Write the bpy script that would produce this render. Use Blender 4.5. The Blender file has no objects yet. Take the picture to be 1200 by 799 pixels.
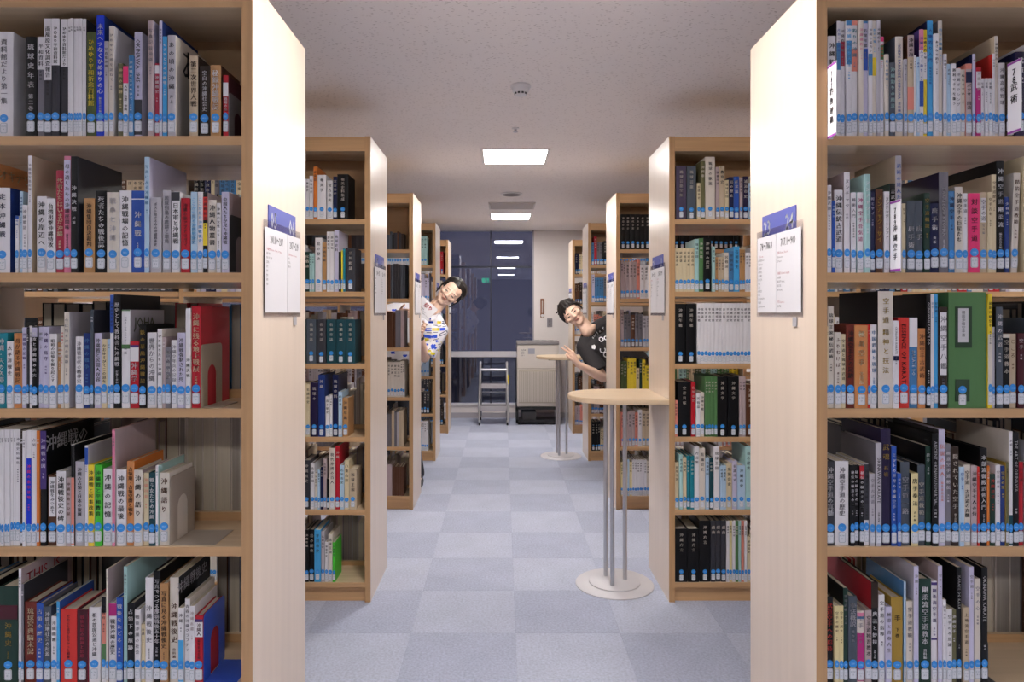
import bpy, bmesh, math, random
from mathutils import Vector, Matrix, Euler
from mathutils.bvhtree import BVHTree
R = random.Random(7)
SC = bpy.context.scene
COL = SC.collection

# ------------------------------------------------------------------ camera
cam = bpy.data.cameras.new('camera')
cam.sensor_width = 36.0
cam.lens = 24.0
cam.shift_x = 0.0083
cam.shift_y = -0.0271
cam.clip_start = 0.05
cam_o = bpy.data.objects.new('camera', cam)
COL.objects.link(cam_o)
cam_o.location = (0, 0, 1.396)
cam_o.rotation_euler = (math.pi / 2, 0, 0)
SC.camera = cam_o

# ------------------------------------------------------------------ world (night outside), exposure
w = bpy.data.worlds.new('night')
SC.world = w
w.use_nodes = True
w.node_tree.nodes['Background'].inputs[0].default_value = (0.030, 0.030, 0.050, 1)
w.node_tree.nodes['Background'].inputs[1].default_value = 1.0
SC.view_settings.view_transform = 'Standard'
SC.view_settings.look = 'None'
SC.view_settings.exposure = 1.18
SC.view_settings.gamma = 1.0
LAMP = 26.0            # radiance of the ceiling light diffusers

# ------------------------------------------------------------------ materials
def lin(h):
    h = h.lstrip('#')
    c = [int(h[i:i + 2], 16) / 255 for i in (0, 2, 4)]
    return tuple(v / 12.92 if v < .04045 else ((v + .055) / 1.055) ** 2.4 for v in c) + (1,)
_m = {}
def mat(name, hexc, rough=.5, metal=0, noise=0, scale=(30, 30, 30), bump=0, spec=.5, coat=0):
    key = name
    if key in _m: return _m[key]
    m = bpy.data.materials.new(name); m.use_nodes = True
    nt = m.node_tree; b = nt.nodes['Principled BSDF']
    c = lin(hexc)
    b.inputs['Base Color'].default_value = c
    b.inputs['Roughness'].default_value = rough
    b.inputs['Metallic'].default_value = metal
    b.inputs['Specular IOR Level'].default_value = spec
    if coat:
        b.inputs['Coat Weight'].default_value = coat; b.inputs['Coat Roughness'].default_value = .12
    if noise or bump:
        tc = nt.nodes.new('ShaderNodeTexCoord'); mp = nt.nodes.new('ShaderNodeMapping')
        mp.inputs['Scale'].default_value = scale
        n = nt.nodes.new('ShaderNodeTexNoise'); n.inputs['Detail'].default_value = 3; n.inputs['Scale'].default_value = 1
        nt.links.new(tc.outputs['Object'], mp.inputs[0]); nt.links.new(mp.outputs[0], n.inputs['Vector'])
        if noise:
            r = nt.nodes.new('ShaderNodeValToRGB')
            r.color_ramp.elements[0].position = .3; r.color_ramp.elements[1].position = .7
            r.color_ramp.elements[0].color = tuple(v * (1 - noise) for v in c[:3]) + (1,)
            r.color_ramp.elements[1].color = tuple(min(1, v * (1 + noise * .6)) for v in c[:3]) + (1,)
            nt.links.new(n.outputs['Fac'], r.inputs[0]); nt.links.new(r.outputs[0], b.inputs['Base Color'])
        if bump:
            bp = nt.nodes.new('ShaderNodeBump'); bp.inputs['Strength'].default_value = bump; bp.inputs['Distance'].default_value = .004
            nt.links.new(n.outputs['Fac'], bp.inputs['Height']); nt.links.new(bp.outputs[0], b.inputs['Normal'])
    _m[key] = m
    return m
def emis(name, hexc, s):
    m = bpy.data.materials.new(name); m.use_nodes = True; nt = m.node_tree
    for n in list(nt.nodes): nt.nodes.remove(n)
    e = nt.nodes.new('ShaderNodeEmission'); o = nt.nodes.new('ShaderNodeOutputMaterial')
    e.inputs[0].default_value = lin(hexc); e.inputs[1].default_value = s
    nt.links.new(e.outputs[0], o.inputs[0]); return m

WOODV = mat('maple_upright', '#dac9b9', .30, noise=.045, scale=(30, 30, 1.2))
WOODH = mat('maple_board', '#d8bf9f', .24, noise=.08, scale=(1.2, 30, 30))
EDGEV = mat('maple_edge_upright', '#c1986c', .45, noise=.14, scale=(60, 60, 2))
EDGEH = mat('maple_edge_board', '#c79e72', .45, noise=.14, scale=(2, 60, 60))
WOODB = mat('maple_back', '#b4916b', .4, noise=.08, scale=(1.2, 30, 30))
STEEL = mat('brushed_steel', '#c9c9ce', .28, metal=1, noise=.05, scale=(80, 80, 3))
BASEM = mat('silver_paint', '#cac8ce', .4, metal=0, spec=.5)
WALL = mat('wall_paint', '#e4dddb', .8, noise=.02, scale=(3, 3, 3))
WHITE = mat('white_satin', '#e6e4e6', .4)
DARK = mat('black_plastic', '#1b1b1e', .45)
PLASTIC = mat('beige_plastic', '#c9c1ba', .45)

# ------------------------------------------------------------------ mesh helpers
class MB:
    """collects shapes, then links them as ONE mesh object"""
    def __init__(s): s.v = []; s.f = []; s.m = []
    def add(s, v, f, mi=0):
        o = len(s.v); s.v += [tuple(p) for p in v]
        s.f += [tuple(i + o for i in q) for q in f]
        s.m += ([mi] * len(f) if isinstance(mi, int) else list(mi)); return s
    def box(s, x0, x1, y0, y1, z0, z1, mi=0, front=None):
        v = [(x0, y0, z0), (x1, y0, z0), (x1, y1, z0), (x0, y1, z0), (x0, y0, z1), (x1, y0, z1), (x1, y1, z1), (x0, y1, z1)]
        f = [(0, 3, 2, 1), (4, 5, 6, 7), (0, 1, 5, 4), (2, 3, 7, 6), (1, 2, 6, 5), (3, 0, 4, 7)]
        mm = [mi] * 6
        if front is not None: mm[2] = front; mm[3] = front
        return s.add(v, f, mm)
    def bbox(s, x0, x1, y0, y1, z0, z1, b=.004, mi=0):
        bm = bmesh.new()
        bmesh.ops.create_cube(bm, size=1)
        for q in bm.verts:
            q.co = Vector(((x0 + x1) / 2 + q.co.x * (x1 - x0), (y0 + y1) / 2 + q.co.y * (y1 - y0), (z0 + z1) / 2 + q.co.z * (z1 - z0)))
        bmesh.ops.bevel(bm, geom=bm.edges[:], offset=b, segments=2, affect='EDGES', profile=.6)
        s.bm(bm, mi); return s
    def bm(s, bm, mi=0):
        bm.verts.index_update()
        s.add([q.co[:] for q in bm.verts], [[q.index for q in f.verts] for f in bm.faces], mi); bm.free(); return s
    def prism(s, pts, z0, z1, mi=0, M=None):
        n = len(pts)
        v = [(p[0], p[1], z0) for p in pts] + [(p[0], p[1], z1) for p in pts]
        if M is not None: v = [M @ Vector(p) for p in v]
        f = [tuple(range(n - 1, -1, -1)), tuple(range(n, 2 * n))] + [(i, (i + 1) % n, n + (i + 1) % n, n + i) for i in range(n)]
        return s.add(v, f, mi)
    def tube(s, path, r, n=10, mi=0, cap=True):
        rr = r if isinstance(r, (list, tuple)) else [r] * len(path)
        P = [Vector(p) for p in path]; rings = []
        up = None
        for i, p in enumerate(P):
            d = (P[min(i + 1, len(P) - 1)] - P[max(i - 1, 0)]).normalized()
            if up is None: up = d.orthogonal().normalized()
            up = (up - d * up.dot(d)).normalized(); sd = d.cross(up)
            rings.append([p + (up * math.cos(2 * math.pi * k / n) + sd * math.sin(2 * math.pi * k / n)) * rr[i] for k in range(n)])
        v = [q for g in rings for q in g]; f = []
        for i in range(len(P) - 1):
            for k in range(n):
                f.append((i * n + k, i * n + (k + 1) % n, (i + 1) * n + (k + 1) % n, (i + 1) * n + k))
        if cap: f += [tuple(range(n - 1, -1, -1)), tuple(range((len(P) - 1) * n, len(P) * n))]
        return s.add(v, f, mi)
    def lathe(s, prof, c=(0, 0, 0), n=32, mi=0):
        v = []; f = []
        for (r, z) in prof:
            for k in range(n):
                a = 2 * math.pi * k / n; v.append((c[0] + r * math.cos(a), c[1] + r * math.sin(a), c[2] + z))
        for i in range(len(prof) - 1):
            for k in range(n): f.append((i * n + k, i * n + (k + 1) % n, (i + 1) * n + (k + 1) % n, (i + 1) * n + k))
        f += [tuple(range(n - 1, -1, -1)), tuple(range((len(prof) - 1) * n, len(prof) * n))]
        return s.add(v, f, mi)
    def ball(s, c, r, mi=0, M=None, u=14, t=10):
        bm = bmesh.new(); bmesh.ops.create_uvsphere(bm, u_segments=u, v_segments=t, radius=1)
        rr = r if isinstance(r, (tuple, list)) else (r, r, r)
        for q in bm.verts:
            p = Vector((q.co.x * rr[0], q.co.y * rr[1], q.co.z * rr[2]))
            if M is not None: p = M @ p
            q.co = p + Vector(c)
        return s.bm(bm, mi)
    def mesh(s, name, mats):
        me = bpy.data.meshes.new(name)
        me.from_pydata(s.v, [], s.f); 
        for m in (mats if isinstance(mats, (list, tuple)) else [mats]): me.materials.append(m)
        if any(s.m): me.polygons.foreach_set('material_index', s.m)
        me.update(); return me
    def build(s, name, mats, parent=None, smooth=False, local=False, fix=False):
        """vertices are in world space unless local; a child takes its parent's place as origin"""
        if parent is not None and not local:
            L = parent.matrix_world.translation if parent.parent is None else parent.matrix_world.translation
            L = wloc(parent)
            s.v = [(p[0] - L.x, p[1] - L.y, p[2] - L.z) for p in s.v]
        me = s.mesh(name, mats)
        if fix:
            b = bmesh.new(); b.from_mesh(me); bmesh.ops.recalc_face_normals(b, faces=b.faces[:]); b.to_mesh(me); b.free()
        if smooth: me.polygons.foreach_set('use_smooth', [True] * len(me.polygons)); me.set_sharp_from_angle(angle=math.radians(40))
        o = bpy.data.objects.new(name, me); COL.objects.link(o)
        if parent is not None: o.parent = parent
        return o
def wloc(o):
    L = Vector((0, 0, 0))
    while o is not None: L = L + o.location; o = o.parent
    return L
def link(name, me, parent=None, loc=(0, 0, 0), scale=(1, 1, 1)):
    o = bpy.data.objects.new(name, me); COL.objects.link(o); o.parent = parent; o.location = loc; o.scale = scale; return o
def thing(name, label, cat, loc=(0, 0, 0), group=None):
    o = bpy.data.objects.new(name, None); COL.objects.link(o); o.location = loc; o.empty_display_size = .05
    o['label'] = label; o['category'] = cat
    if group: o['group'] = group
    return o
def tag(o, label, cat, group=None, kind=None):
    if label: o['label'] = label
    if cat: o['category'] = cat
    if group: o['group'] = group
    if kind: o['kind'] = kind
    return o
def struct(o): o['kind'] = 'structure'; return o

# ------------------------------------------------------------------ lettering (flat glyph meshes)
_g = {}
def glyph(ch):
    if ch in _g: return _g[ch]
    cu = bpy.data.curves.new('glyph', 'FONT'); cu.body = ch; cu.resolution_u = 1
    o = bpy.data.objects.new('glyph', cu); COL.objects.link(o)
    bpy.context.view_layer.update()
    me = bpy.data.meshes.new_from_object(o.evaluated_get(bpy.context.evaluated_depsgraph_get()))
    v = [q.co[:2] for q in me.vertices]; f = [tuple(p.vertices) for p in me.polygons]
    bpy.data.objects.remove(o); bpy.data.curves.remove(cu); bpy.data.meshes.remove(me)
    w_ = max([q[0] for q in v], default=.3) + .06
    if ord(ch) > 0x2000: w_ = 1.0
    _g[ch] = (v, f, w_); return _g[ch]
def text(mb, s, o, right, up, size, vertical=False, align='l', bold=0, mi=0, squeeze=1.0, pitch=1.02):
    """lay a string out from point o; vertical strings run down, o is then the top centre"""
    right = Vector(right); up = Vector(up); o = Vector(o)
    if not vertical:
        tot = sum((glyph(c)[2] if c != ' ' else .35) for c in s) * size * squeeze
        x = {'l': 0, 'c': -tot / 2, 'r': -tot}[align]
        for c in s:
            if c == ' ': x += .35 * size * squeeze; continue
            v, f, w_ = glyph(c)
            for d in ((0,) if not bold else (0, bold)):
                mb.add([o + right * (x + (q[0] + d) * size * squeeze) + up * (q[1] * size) for q in v], f, mi)
            x += w_ * size * squeeze
    else:
        y = 0
        for c in s:
            if c == ' ': y -= .5 * size; continue
            v, f, w_ = glyph(c)
            wd = w_ if w_ < 1 else 1
            if c in 'ー・-―':                     # the long-vowel bar stands upright in vertical setting
                mb.add([o + right * ((-q[1] + .4) * size * squeeze) + up * (y - (q[0]) * size) for q in v], f, mi)
            else:
                for d in ((0,) if not bold else (0, bold)):
                    mb.add([o + right * ((q[0] + d - wd / 2) * size * squeeze) + up * (y - .86 * size + q[1] * size) for q in v], f, mi)
            y -= size * (pitch if w_ >= 1 else .8)
# ------------------------------------------------------------------ the room
ROWS = [1.746, 3.297, 4.85, 6.45, 7.93]     # front face of each row of bookcases
DP = .465                                    # depth of a double-sided bookcase
XL, XR = -.642, .80                          # end panels facing the aisle
BW = .9                                      # width of one bay
HZ = 2.25; CEIL = 2.50; BACK = 9.12
SHELF = [.095, .446, .798, 1.152, 1.500, 1.850]
X0, X1, Y0 = -4.6, 4.9, -4.0

# floor of carpet tiles
struct(MB().box(X0, X1, Y0, BACK, -.06, -.006).build('floor', mat('floor_screed', '#565a66', .9)))
floor = bpy.data.objects['floor']
def carpet(name, a):
    m = mat(name, a, .95, spec=.15)
    nt = m.node_tree; b = nt.nodes['Principled BSDF']
    tc = nt.nodes.new('ShaderNodeTexCoord'); n = nt.nodes.new('ShaderNodeTexNoise')
    n.inputs['Scale'].default_value = 95; n.inputs['Detail'].default_value = 4
    mpc = nt.nodes.new('ShaderNodeMapping'); nt.links.new(tc.outputs['Object'], mpc.inputs[0]); nt.links.new(mpc.outputs[0], n.inputs['Vector'])
    n2 = nt.nodes.new('ShaderNodeTexNoise'); n2.inputs['Scale'].default_value = 5; n2.inputs['Detail'].default_value = 2
    nt.links.new(tc.outputs['Object'], n2.inputs['Vector'])
    r = nt.nodes.new('ShaderNodeValToRGB'); c = lin(a)
    r.color_ramp.elements[0].position = .3; r.color_ramp.elements[1].position = .7
    r.color_ramp.elements[0].color = tuple(v * .80 for v in c[:3]) + (1,); r.color_ramp.elements[1].color = tuple(min(1, v * 1.14) for v in c[:3]) + (1,)
    mx = nt.nodes.new('ShaderNodeMath'); mx.operation = 'MULTIPLY_ADD'; mx.inputs[1].default_value = .25
    nt.links.new(n2.outputs['Fac'], mx.inputs[0])
    ml = nt.nodes.new('ShaderNodeMath'); ml.operation = 'MULTIPLY'; ml.inputs[1].default_value = .75
    nt.links.new(n.outputs['Fac'], ml.inputs[0]); nt.links.new(ml.outputs[0], mx.inputs[2])
    nt.links.new(mx.outputs[0], r.inputs[0]); nt.links.new(r.outputs[0], b.inputs['Base Color'])
    bp = nt.nodes.new('ShaderNodeBump'); bp.inputs['Strength'].default_value = .5; bp.inputs['Distance'].default_value = .003
    nt.links.new(n.outputs['Fac'], bp.inputs['Height']); nt.links.new(bp.outputs[0], b.inputs['Normal'])
    return m
TA, TB = carpet('carpet_light', '#b6bccf'), carpet('carpet_dark', '#adb3c8')
T = .457
def tile_mesh(m):
    a = T / 2 - .0001; b = a - .0012
    v = [(-a, -a, -.006), (a, -a, -.006), (a, a, -.006), (-a, a, -.006), (-a, -a, -.0008), (a, -a, -.0008), (a, a, -.0008), (-a, a, -.0008), (-b, -b, 0), (b, -b, 0), (b, b, 0), (-b, b, 0)]
    f = [(8, 9, 10, 11)] + [(i, (i + 1) % 4, 4 + (i + 1) % 4, 4 + i) for i in range(4)] + [(4 + i, 4 + (i + 1) % 4, 8 + (i + 1) % 4, 8 + i) for i in range(4)]
    return MB().add(v, f).mesh('carpet_tile', m)
tm = [tile_mesh(TA), tile_mesh(TB)]
i0, i1 = -6, 7
rest = [MB(), MB()]
for i in range(-10, 11):
    for j in range(-15, 14):
        x = .052 + (i + .5) * T; y = 2.98 + (j + .5) * T
        if not (X0 - .2 < x < X1 + .2 and Y0 - .2 < y < BACK + .1): continue
        if -4 <= i <= 3 and j >= -4:
            o = link('carpet_tile', tm[(i + j + 1) % 2], floor, (x, y, 0))
            o.rotation_euler = (0, 0, math.pi / 2 * R.randrange(4))
        else:
            k = (i + j + 1) % 2; a = T / 2 - .0004
            rest[k].box(x - a, x + a, y - a, y + a, -.006, 0)
for k in (0, 1):
    o = rest[k].build('carpet_field', (TA, TB)[k], floor); o['kind'] = 'stuff'

# ceiling: mineral fibre board with short fissures
cm = mat('ceiling_board', '#cfc5c1', .9, spec=.2)
nt = cm.node_tree; b = nt.nodes['Principled BSDF']
tc = nt.nodes.new('ShaderNodeTexCoord')
mps = []
for k, (rot, sc) in enumerate(((.5, (34, 120, 1)), (2.0, (40, 135, 1)))):
    mp = nt.nodes.new('ShaderNodeMapping'); mp.inputs['Scale'].default_value = sc; mp.inputs['Rotation'].default_value = (0, 0, rot)
    vo = nt.nodes.new('ShaderNodeTexVoronoi'); vo.inputs['Scale'].default_value = 1
    nt.links.new(tc.outputs['Object'], mp.inputs[0]); nt.links.new(mp.outputs[0], vo.inputs['Vector'])
    l = nt.nodes.new('ShaderNodeMath'); l.operation = 'LESS_THAN'; l.inputs[1].default_value = .2
    nt.links.new(vo.outputs['Distance'], l.inputs[0]); 
    l2 = nt.nodes.new('ShaderNodeMath'); l2.operation = 'GREATER_THAN'; l2.inputs[1].default_value = .6
    sp = nt.nodes.new('ShaderNodeSeparateColor'); nt.links.new(vo.outputs['Color'], sp.inputs[0]); nt.links.new(sp.outputs[0], l2.inputs[0])
    mu = nt.nodes.new('ShaderNodeMath'); mu.operation = 'MULTIPLY'; nt.links.new(l.outputs[0], mu.inputs[0]); nt.links.new(l2.outputs[0], mu.inputs[1])
    mps.append(mu)
mx = nt.nodes.new('ShaderNodeMath'); mx.operation = 'MAXIMUM'
nt.links.new(mps[0].outputs[0], mx.inputs[0]); nt.links.new(mps[1].outputs[0], mx.inputs[1])
mc = nt.nodes.new('ShaderNodeMix'); mc.data_type = 'RGBA'
mc.inputs['A'].default_value = lin('#faf3f0'); mc.inputs['B'].default_value = lin('#c9bfbb')
nt.links.new(mx.outputs[0], mc.inputs['Factor']); nt.links.new(mc.outputs['Result'], b.inputs['Base Color'])
struct(MB().box(X0, X1, Y0, BACK + .1, CEIL, CEIL + .08).build('ceiling', cm))

# walls
struct(MB().box(X0 - .1, X0, Y0 - .1, BACK + .1, 0, CEIL).build('wall_left', WALL))
struct(MB().box(X1, X1 + .1, Y0 - .1, BACK + .1, 0, CEIL).build('wall_right', WALL))
struct(MB().box(X0, X1, Y0 - .1, Y0, 0, CEIL).build('wall_front', mat('wall_dim', '#8f8a8c', .8)))  # dimness put into the paint colour, so its reflection in the window stays dark
WXR = .405                                    # window runs from here to the far left
struct(MB().box(WXR, X1, BACK, BACK + .1, 0, CEIL).build('wall_back', WALL))
struct(MB().box(X0, WXR, BACK, BACK + .1, 0, .17).build('wall_sill', WALL))
struct(MB().box(WXR, X1, BACK - .012, BACK, 0, .07).build('baseboard_back', mat('baseboard_vinyl', '#b3aeb4', .5)))
struct(MB().box(X0, WXR, BACK - .012, BACK, 0, .07).build('baseboard_window', mat('baseboard_vinyl', '#b3aeb4', .5)))
# night window
def facing(nt, base):
    lw = nt.nodes.new('ShaderNodeLayerWeight'); lw.inputs['Blend'].default_value = .5
    p = nt.nodes.new('ShaderNodeMath'); p.operation = 'POWER'; p.inputs[1].default_value = 5
    a = nt.nodes.new('ShaderNodeMath'); a.operation = 'MULTIPLY_ADD'; a.inputs[1].default_value = .9; a.inputs[2].default_value = base
    nt.links.new(lw.outputs['Facing'], p.inputs[0]); nt.links.new(p.outputs[0], a.inputs[0]); return a
win = thing('window_1', 'tall dark window at the end of the aisle', 'window', (-1, BACK, 0)); del win['category']; del win['label']; struct(win)
glass = bpy.data.materials.new('window_glass'); glass.use_nodes = True
nt = glass.node_tree
for n in list(nt.nodes): nt.nodes.remove(n)
tr = nt.nodes.new('ShaderNodeBsdfTransparent'); tr.inputs[0].default_value = (.86, .88, .92, 1)
gl = nt.nodes.new('ShaderNodeBsdfGlossy'); gl.inputs['Roughness'].default_value = .0
gl.inputs[0].default_value = (.82, .86, 1, 1)
fr = facing(nt, .075)
ms = nt.nodes.new('ShaderNodeMixShader'); ou = nt.nodes.new('ShaderNodeOutputMaterial')
nt.links.new(fr.outputs[0], ms.inputs[0]); nt.links.new(tr.outputs[0], ms.inputs[1]); nt.links.new(gl.outputs[0], ms.inputs[2]); nt.links.new(ms.outputs[0], ou.inputs[0])
FR = mat('window_frame_dark', '#2c2d3a', .4, metal=.3)
def pane(x0, x1, z0, z1): MB().box(x0, x1, BACK + .04, BACK + .048, z0, z1).build('pane', glass, win)
XM = [X0, -3.1, -1.65, -.17, WXR]
for a, b_ in zip(XM, XM[1:]):
    pane(a + .008, b_ - .008, .185, .80); pane(a + .008, b_ - .008, .90, 2.005); pane(a + .008, b_ - .008, 2.03, 2.485)
for x in XM[1:-1]: MB().box(x - .008, x + .008, BACK + .02, BACK + .07, .17, CEIL).build('mullion', FR, win)
MB().box(X0, WXR, BACK + .02, BACK + .07, 2.006, 2.028).build('transom', FR, win)
MB().box(X0, WXR, BACK - .02, BACK + .07, .812, .885).build('guard_rail', mat('rail_white', '#cfcdd2', .4), win)
MB().box(X0, WXR, BACK - .02, BACK + .1, .17, .19).build('sill', WHITE, win)
MB().box(WXR - .02, WXR, BACK - .006, BACK + .07, .19, CEIL).build('frame', mat('frame_grey', '#9a98a4', .4, metal=.3), win)
# night terrace outside
struct(MB().box(X0 - 6, X1 + 6, BACK + .12, BACK + 16, -.3, -.1).build('ground', mat('night_paving', '#4d4d55', .9)))

# ------------------------------------------------------------------ ceiling fittings
DIFF = emis('light_diffuser', '#fffaf5', LAMP)
RIM = mat('light_rim', '#e9e5e3', .4)
names = {(0, 1): 'square ceiling light overhead between the two front bookcases', (0, 2): 'larger looking square light panel in the ceiling above the aisle', (0, 3): 'smaller looking square light panel near the dark window'}
for ix, x in enumerate((-2.92, .08, 3.08)):
    for iy, y in enumerate((-1.2, 1.8, 4.8, 7.78)):
        lab = names.get((ix - 1, iy)) if ix == 1 else None
        lab = lab or 'square light panel %s, %s' % (['over the side without tables', 'above the aisle', 'over the side with tables'][ix], ['behind the front bookcases', 'over the front bookcases', 'halfway along the room', 'beside the end wall'][iy])
        t = thing('ceiling_light', lab, 'light', (x, y, CEIL), 'square ceiling lights')
        a = .215
        fb = MB()
        for (xa, xb, ya, yb) in ((-a - .02, -a, -a - .02, a + .02), (a, a + .02, -a - .02, a + .02), (-a, a, -a - .02, -a), (-a, a, a, a + .02)): fb.box(xa, xb, ya, yb, -.007, 0)
        fb.build('frame', RIM, t, local=True)
        MB().box(-a, a, -a, a, -.005, 0).build('diffuser', DIFF, t, local=True)
t = thing('smoke_detector', 'white round smoke detector on the ceiling in front of the lights', 'detector', (.083, 3.31, CEIL))
MB().lathe([(.048, 0), (.05, -.008), (.046, -.014)], (0, 0, 0)).build('base', WHITE, t, local=True, smooth=True, fix=True)
MB().lathe([(.043, -.014), (.040, -.03), (.030, -.036), (.028, -.046), (.018, -.05)], (0, 0, 0)).build('cover', WHITE, t, local=True, smooth=True, fix=True)
sl = MB()
for k in range(10):
    a = 2 * math.pi * k / 10; M = Matrix.Translation((0, 0, -.041)) @ Matrix.Rotation(a, 4, 'Z')
    s_ = MB().box(.0275, .0305, -.005, .005, -.004, .004); sl.add([M @ Vector(p) for p in s_.v], s_.f)
sl.build('vent_slots', DARK, t, local=True)
t = thing('sprinkler_head', 'tiny sprinkler head on the ceiling behind the smoke detector', 'sprinkler', (.071, 4.07, CEIL))
MB().lathe([(.022, 0), (.022, -.004), (.008, -.006), (.007, -.022)], n=16).build('plate', WHITE, t, local=True, smooth=True, fix=True)
MB().lathe([(.013, -.022), (.015, -.025), (.004, -.028)], n=16).build('deflector', STEEL, t, local=True, smooth=True, fix=True)
t = thing('ceiling_speaker', 'round grille in the ceiling between the two square lights', 'speaker', (.075, 6.3, CEIL))
MB().lathe([(.10, 0), (.10, -.008), (.09, -.012)], n=28).build('rim', WHITE, t, local=True, smooth=True, fix=True)
g = MB()
for r in (.082, .066, .05, .034, .016): g.lathe([(r, -.010), (r, -.014), (r - .009, -.014), (r - .009, -.010)], n=24)
g.build('grille', mat('grille_grey', '#8d8886', .5), t, local=True)
t = thing('ceiling_vent', 'wide grey air vent in the ceiling beside the round grille', 'vent', (.085, 6.98, CEIL))
v_ = MB()
for (xa, xb, ya, yb) in ((-.235, -.215, -.2, .2), (.215, .235, -.2, .2), (-.215, .215, -.2, -.18), (-.215, .215, .18, .2)): v_.box(xa, xb, ya, yb, -.012, 0)
v_.build('frame', mat('vent_grey', '#d8d1cf', .5), t, local=True)
for k in range(12):
    y = -.165 + k * .03; s_ = MB().box(-.213, .213, y, y + .018, -.012, -.009); 
    s_.build('slat', mat('vent_grey', '#d8d1cf', .5), t, local=True)
MB().box(-.213, .213, -.18, .18, -.004, -.001).build('backing', mat('vent_dark', '#8a8482', .8), t, local=True)
# green exit sign hung behind the camera, seen mirrored in the window
t = thing('exit_sign', 'green lit exit sign hanging behind, mirrored in the dark window', 'sign', (-.5, -1.7, 2.36))
MB().bbox(-.14, .14, -.02, .02, -.075, .075, .006).build('housing', WHITE, t, local=True)
MB().box(-.13, .13, .02, .023, -.066, .066).build('face', emis('exit_green', '#2fbf86', 2.2), t, local=True)
MB().box(-.006, .006, -.006, .006, .075, .138).build('rod', STEEL, t, local=True)
r_ = MB()
r_.ball((-.01, .024, .04), (.014, .002, .014)); 
r_.prism([(-.03, .02), (.012, .024), (.02, -.01), (.045, -.045), (.03, -.05), (.004, -.02), (-.02, -.05), (-.05, -.045), (-.022, -.02)], .023, .025, 0, Matrix(((1, 0, 0, 0), (0, 0, 1, 0), (0, 1, 0, 0), (0, 0, 0, 1))))
r_.box(.07, .115, .023, .025, -.055, .055)
r_.build('running_figure', WHITE, t, local=True)

# ------------------------------------------------------------------ bookcases
def bookcase(side, k, nb):
    """side -1: the end panel closes the right end, +1: the left end"""
    y0 = ROWS[k]; y1 = y0 + DP; ym = (y0 + y1) / 2
    xe = XL if side < 0 else XR
    ordn = ['', 'second', 'third', 'fourth', 'last'][k]
    if k == 0: lab = 'large front bookcase signed %s' % ('05 06, with a blue bookend on a low shelf' if side < 0 else '23 24, with the thick green binder')
    else: lab = 'maple bookcase %s in line behind the front one, %s' % (['', 'first', 'second', 'third', 'fourth'][k], 'on the side without tables' if side < 0 else 'on the side with the round tables')
    t = thing('bookcase', lab, 'bookcase', (xe, y0, 0), 'maple library bookcases')
    MV = [WOODV, EDGEV]; MH = [WOODH, EDGEH]
    s = side
    def X(a, b): return (xe + s * a, xe + s * b) if s > 0 else (xe + s * b, xe + s * a)
    MB().box(*X(0, .028), y0, y1, 0, HZ, 0, 1).build('end_panel', MV, t)
    for b in range(nb):
        a = .028 + b * BW; e = a + BW - .022
        if b == nb - 1: e = a + BW - .022
        MB().box(*X(e, e + .022), y0 + .006, y1 - .006, 0, HZ - .07, 0, 1).build('upright', MV, t)
        for z in SHELF:
            for (ya, yb) in ((y0 + .002, ym - .002), (ym + .002, y1 - .002)):
                MB().box(*X(a + .0005, e - .0005), ya, yb, z - .024, z, 0, 1).build('shelf', MH, t)
        for z in SHELF[:-1]:
            MB().box(*X(a + .001, e - .001), ym - .007, ym + .007, z + .0003, z + .024, 0, 1).build('stop_bar', MH, t)
        MB().box(*X(a + .001, e - .001), ym - .006, ym + .006, SHELF[-1] + .0003, HZ - .07, 0, 0).build('back_panel', WOODB, t)
        MB().box(*X(a + .001, e - .001), y0 + .02, y0 + .035, 0, .0705, 0, 1).build('kick_board', MH, t)
        MB().box(*X(a + .001, e - .001), y1 - .035, y1 - .02, 0, .0705, 0, 1).build('kick_board', MH, t)
    L = .0285 + nb * BW
    MB().box(*X(.0285, L), y0 + .003, y1 - .003, HZ - .07, HZ - .002, 0, 1).build('top_rail', MH, t)
    return t
for k in range(5):
    for s in (-1, 1): bookcase(s, k, 2 if k in (0, 3, 4) else 3)

# ------------------------------------------------------------------ number plaques and paper lists on the end panels
BLUE = mat('plaque_blue', '#4a52a4', .4)
PAPER = mat('paper', '#cfcdd2', .6)
INK = mat('ink', '#1d1d22', .6); INKG = mat('ink_grey', '#4c4b50', .6); INKR = mat('ink_red', '#a03a48', .6); INKW = mat('ink_white', '#f3f3f6', .5)
film = bpy.data.materials.new('clear_film'); film.use_nodes = True
nt = film.node_tree
for n in list(nt.nodes): nt.nodes.remove(n)
tr = nt.nodes.new('ShaderNodeBsdfTransparent'); tr.inputs[0].default_value = (.88, .88, .9, 1)
gl = nt.nodes.new('ShaderNodeBsdfGlossy'); gl.inputs['Roughness'].default_value = .1
fr = facing(nt, .02)
ms = nt.nodes.new('ShaderNodeMixShader'); ou = nt.nodes.new('ShaderNodeOutputMaterial')
nt.links.new(fr.outputs[0], ms.inputs[0]); nt.links.new(tr.outputs[0], ms.inputs[1]); nt.links.new(gl.outputs[0], ms.inputs[2]); nt.links.new(ms.outputs[0], ou.inputs[0])
JA = ['総記', '図書館 情報', '哲学 宗教', '歴史', '地理 地誌', '社会科学', '自然科学', '技術 工学', '産業', '芸術 美術', '音楽 舞踊', '演劇', '運動 武術', '諸芸']
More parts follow.
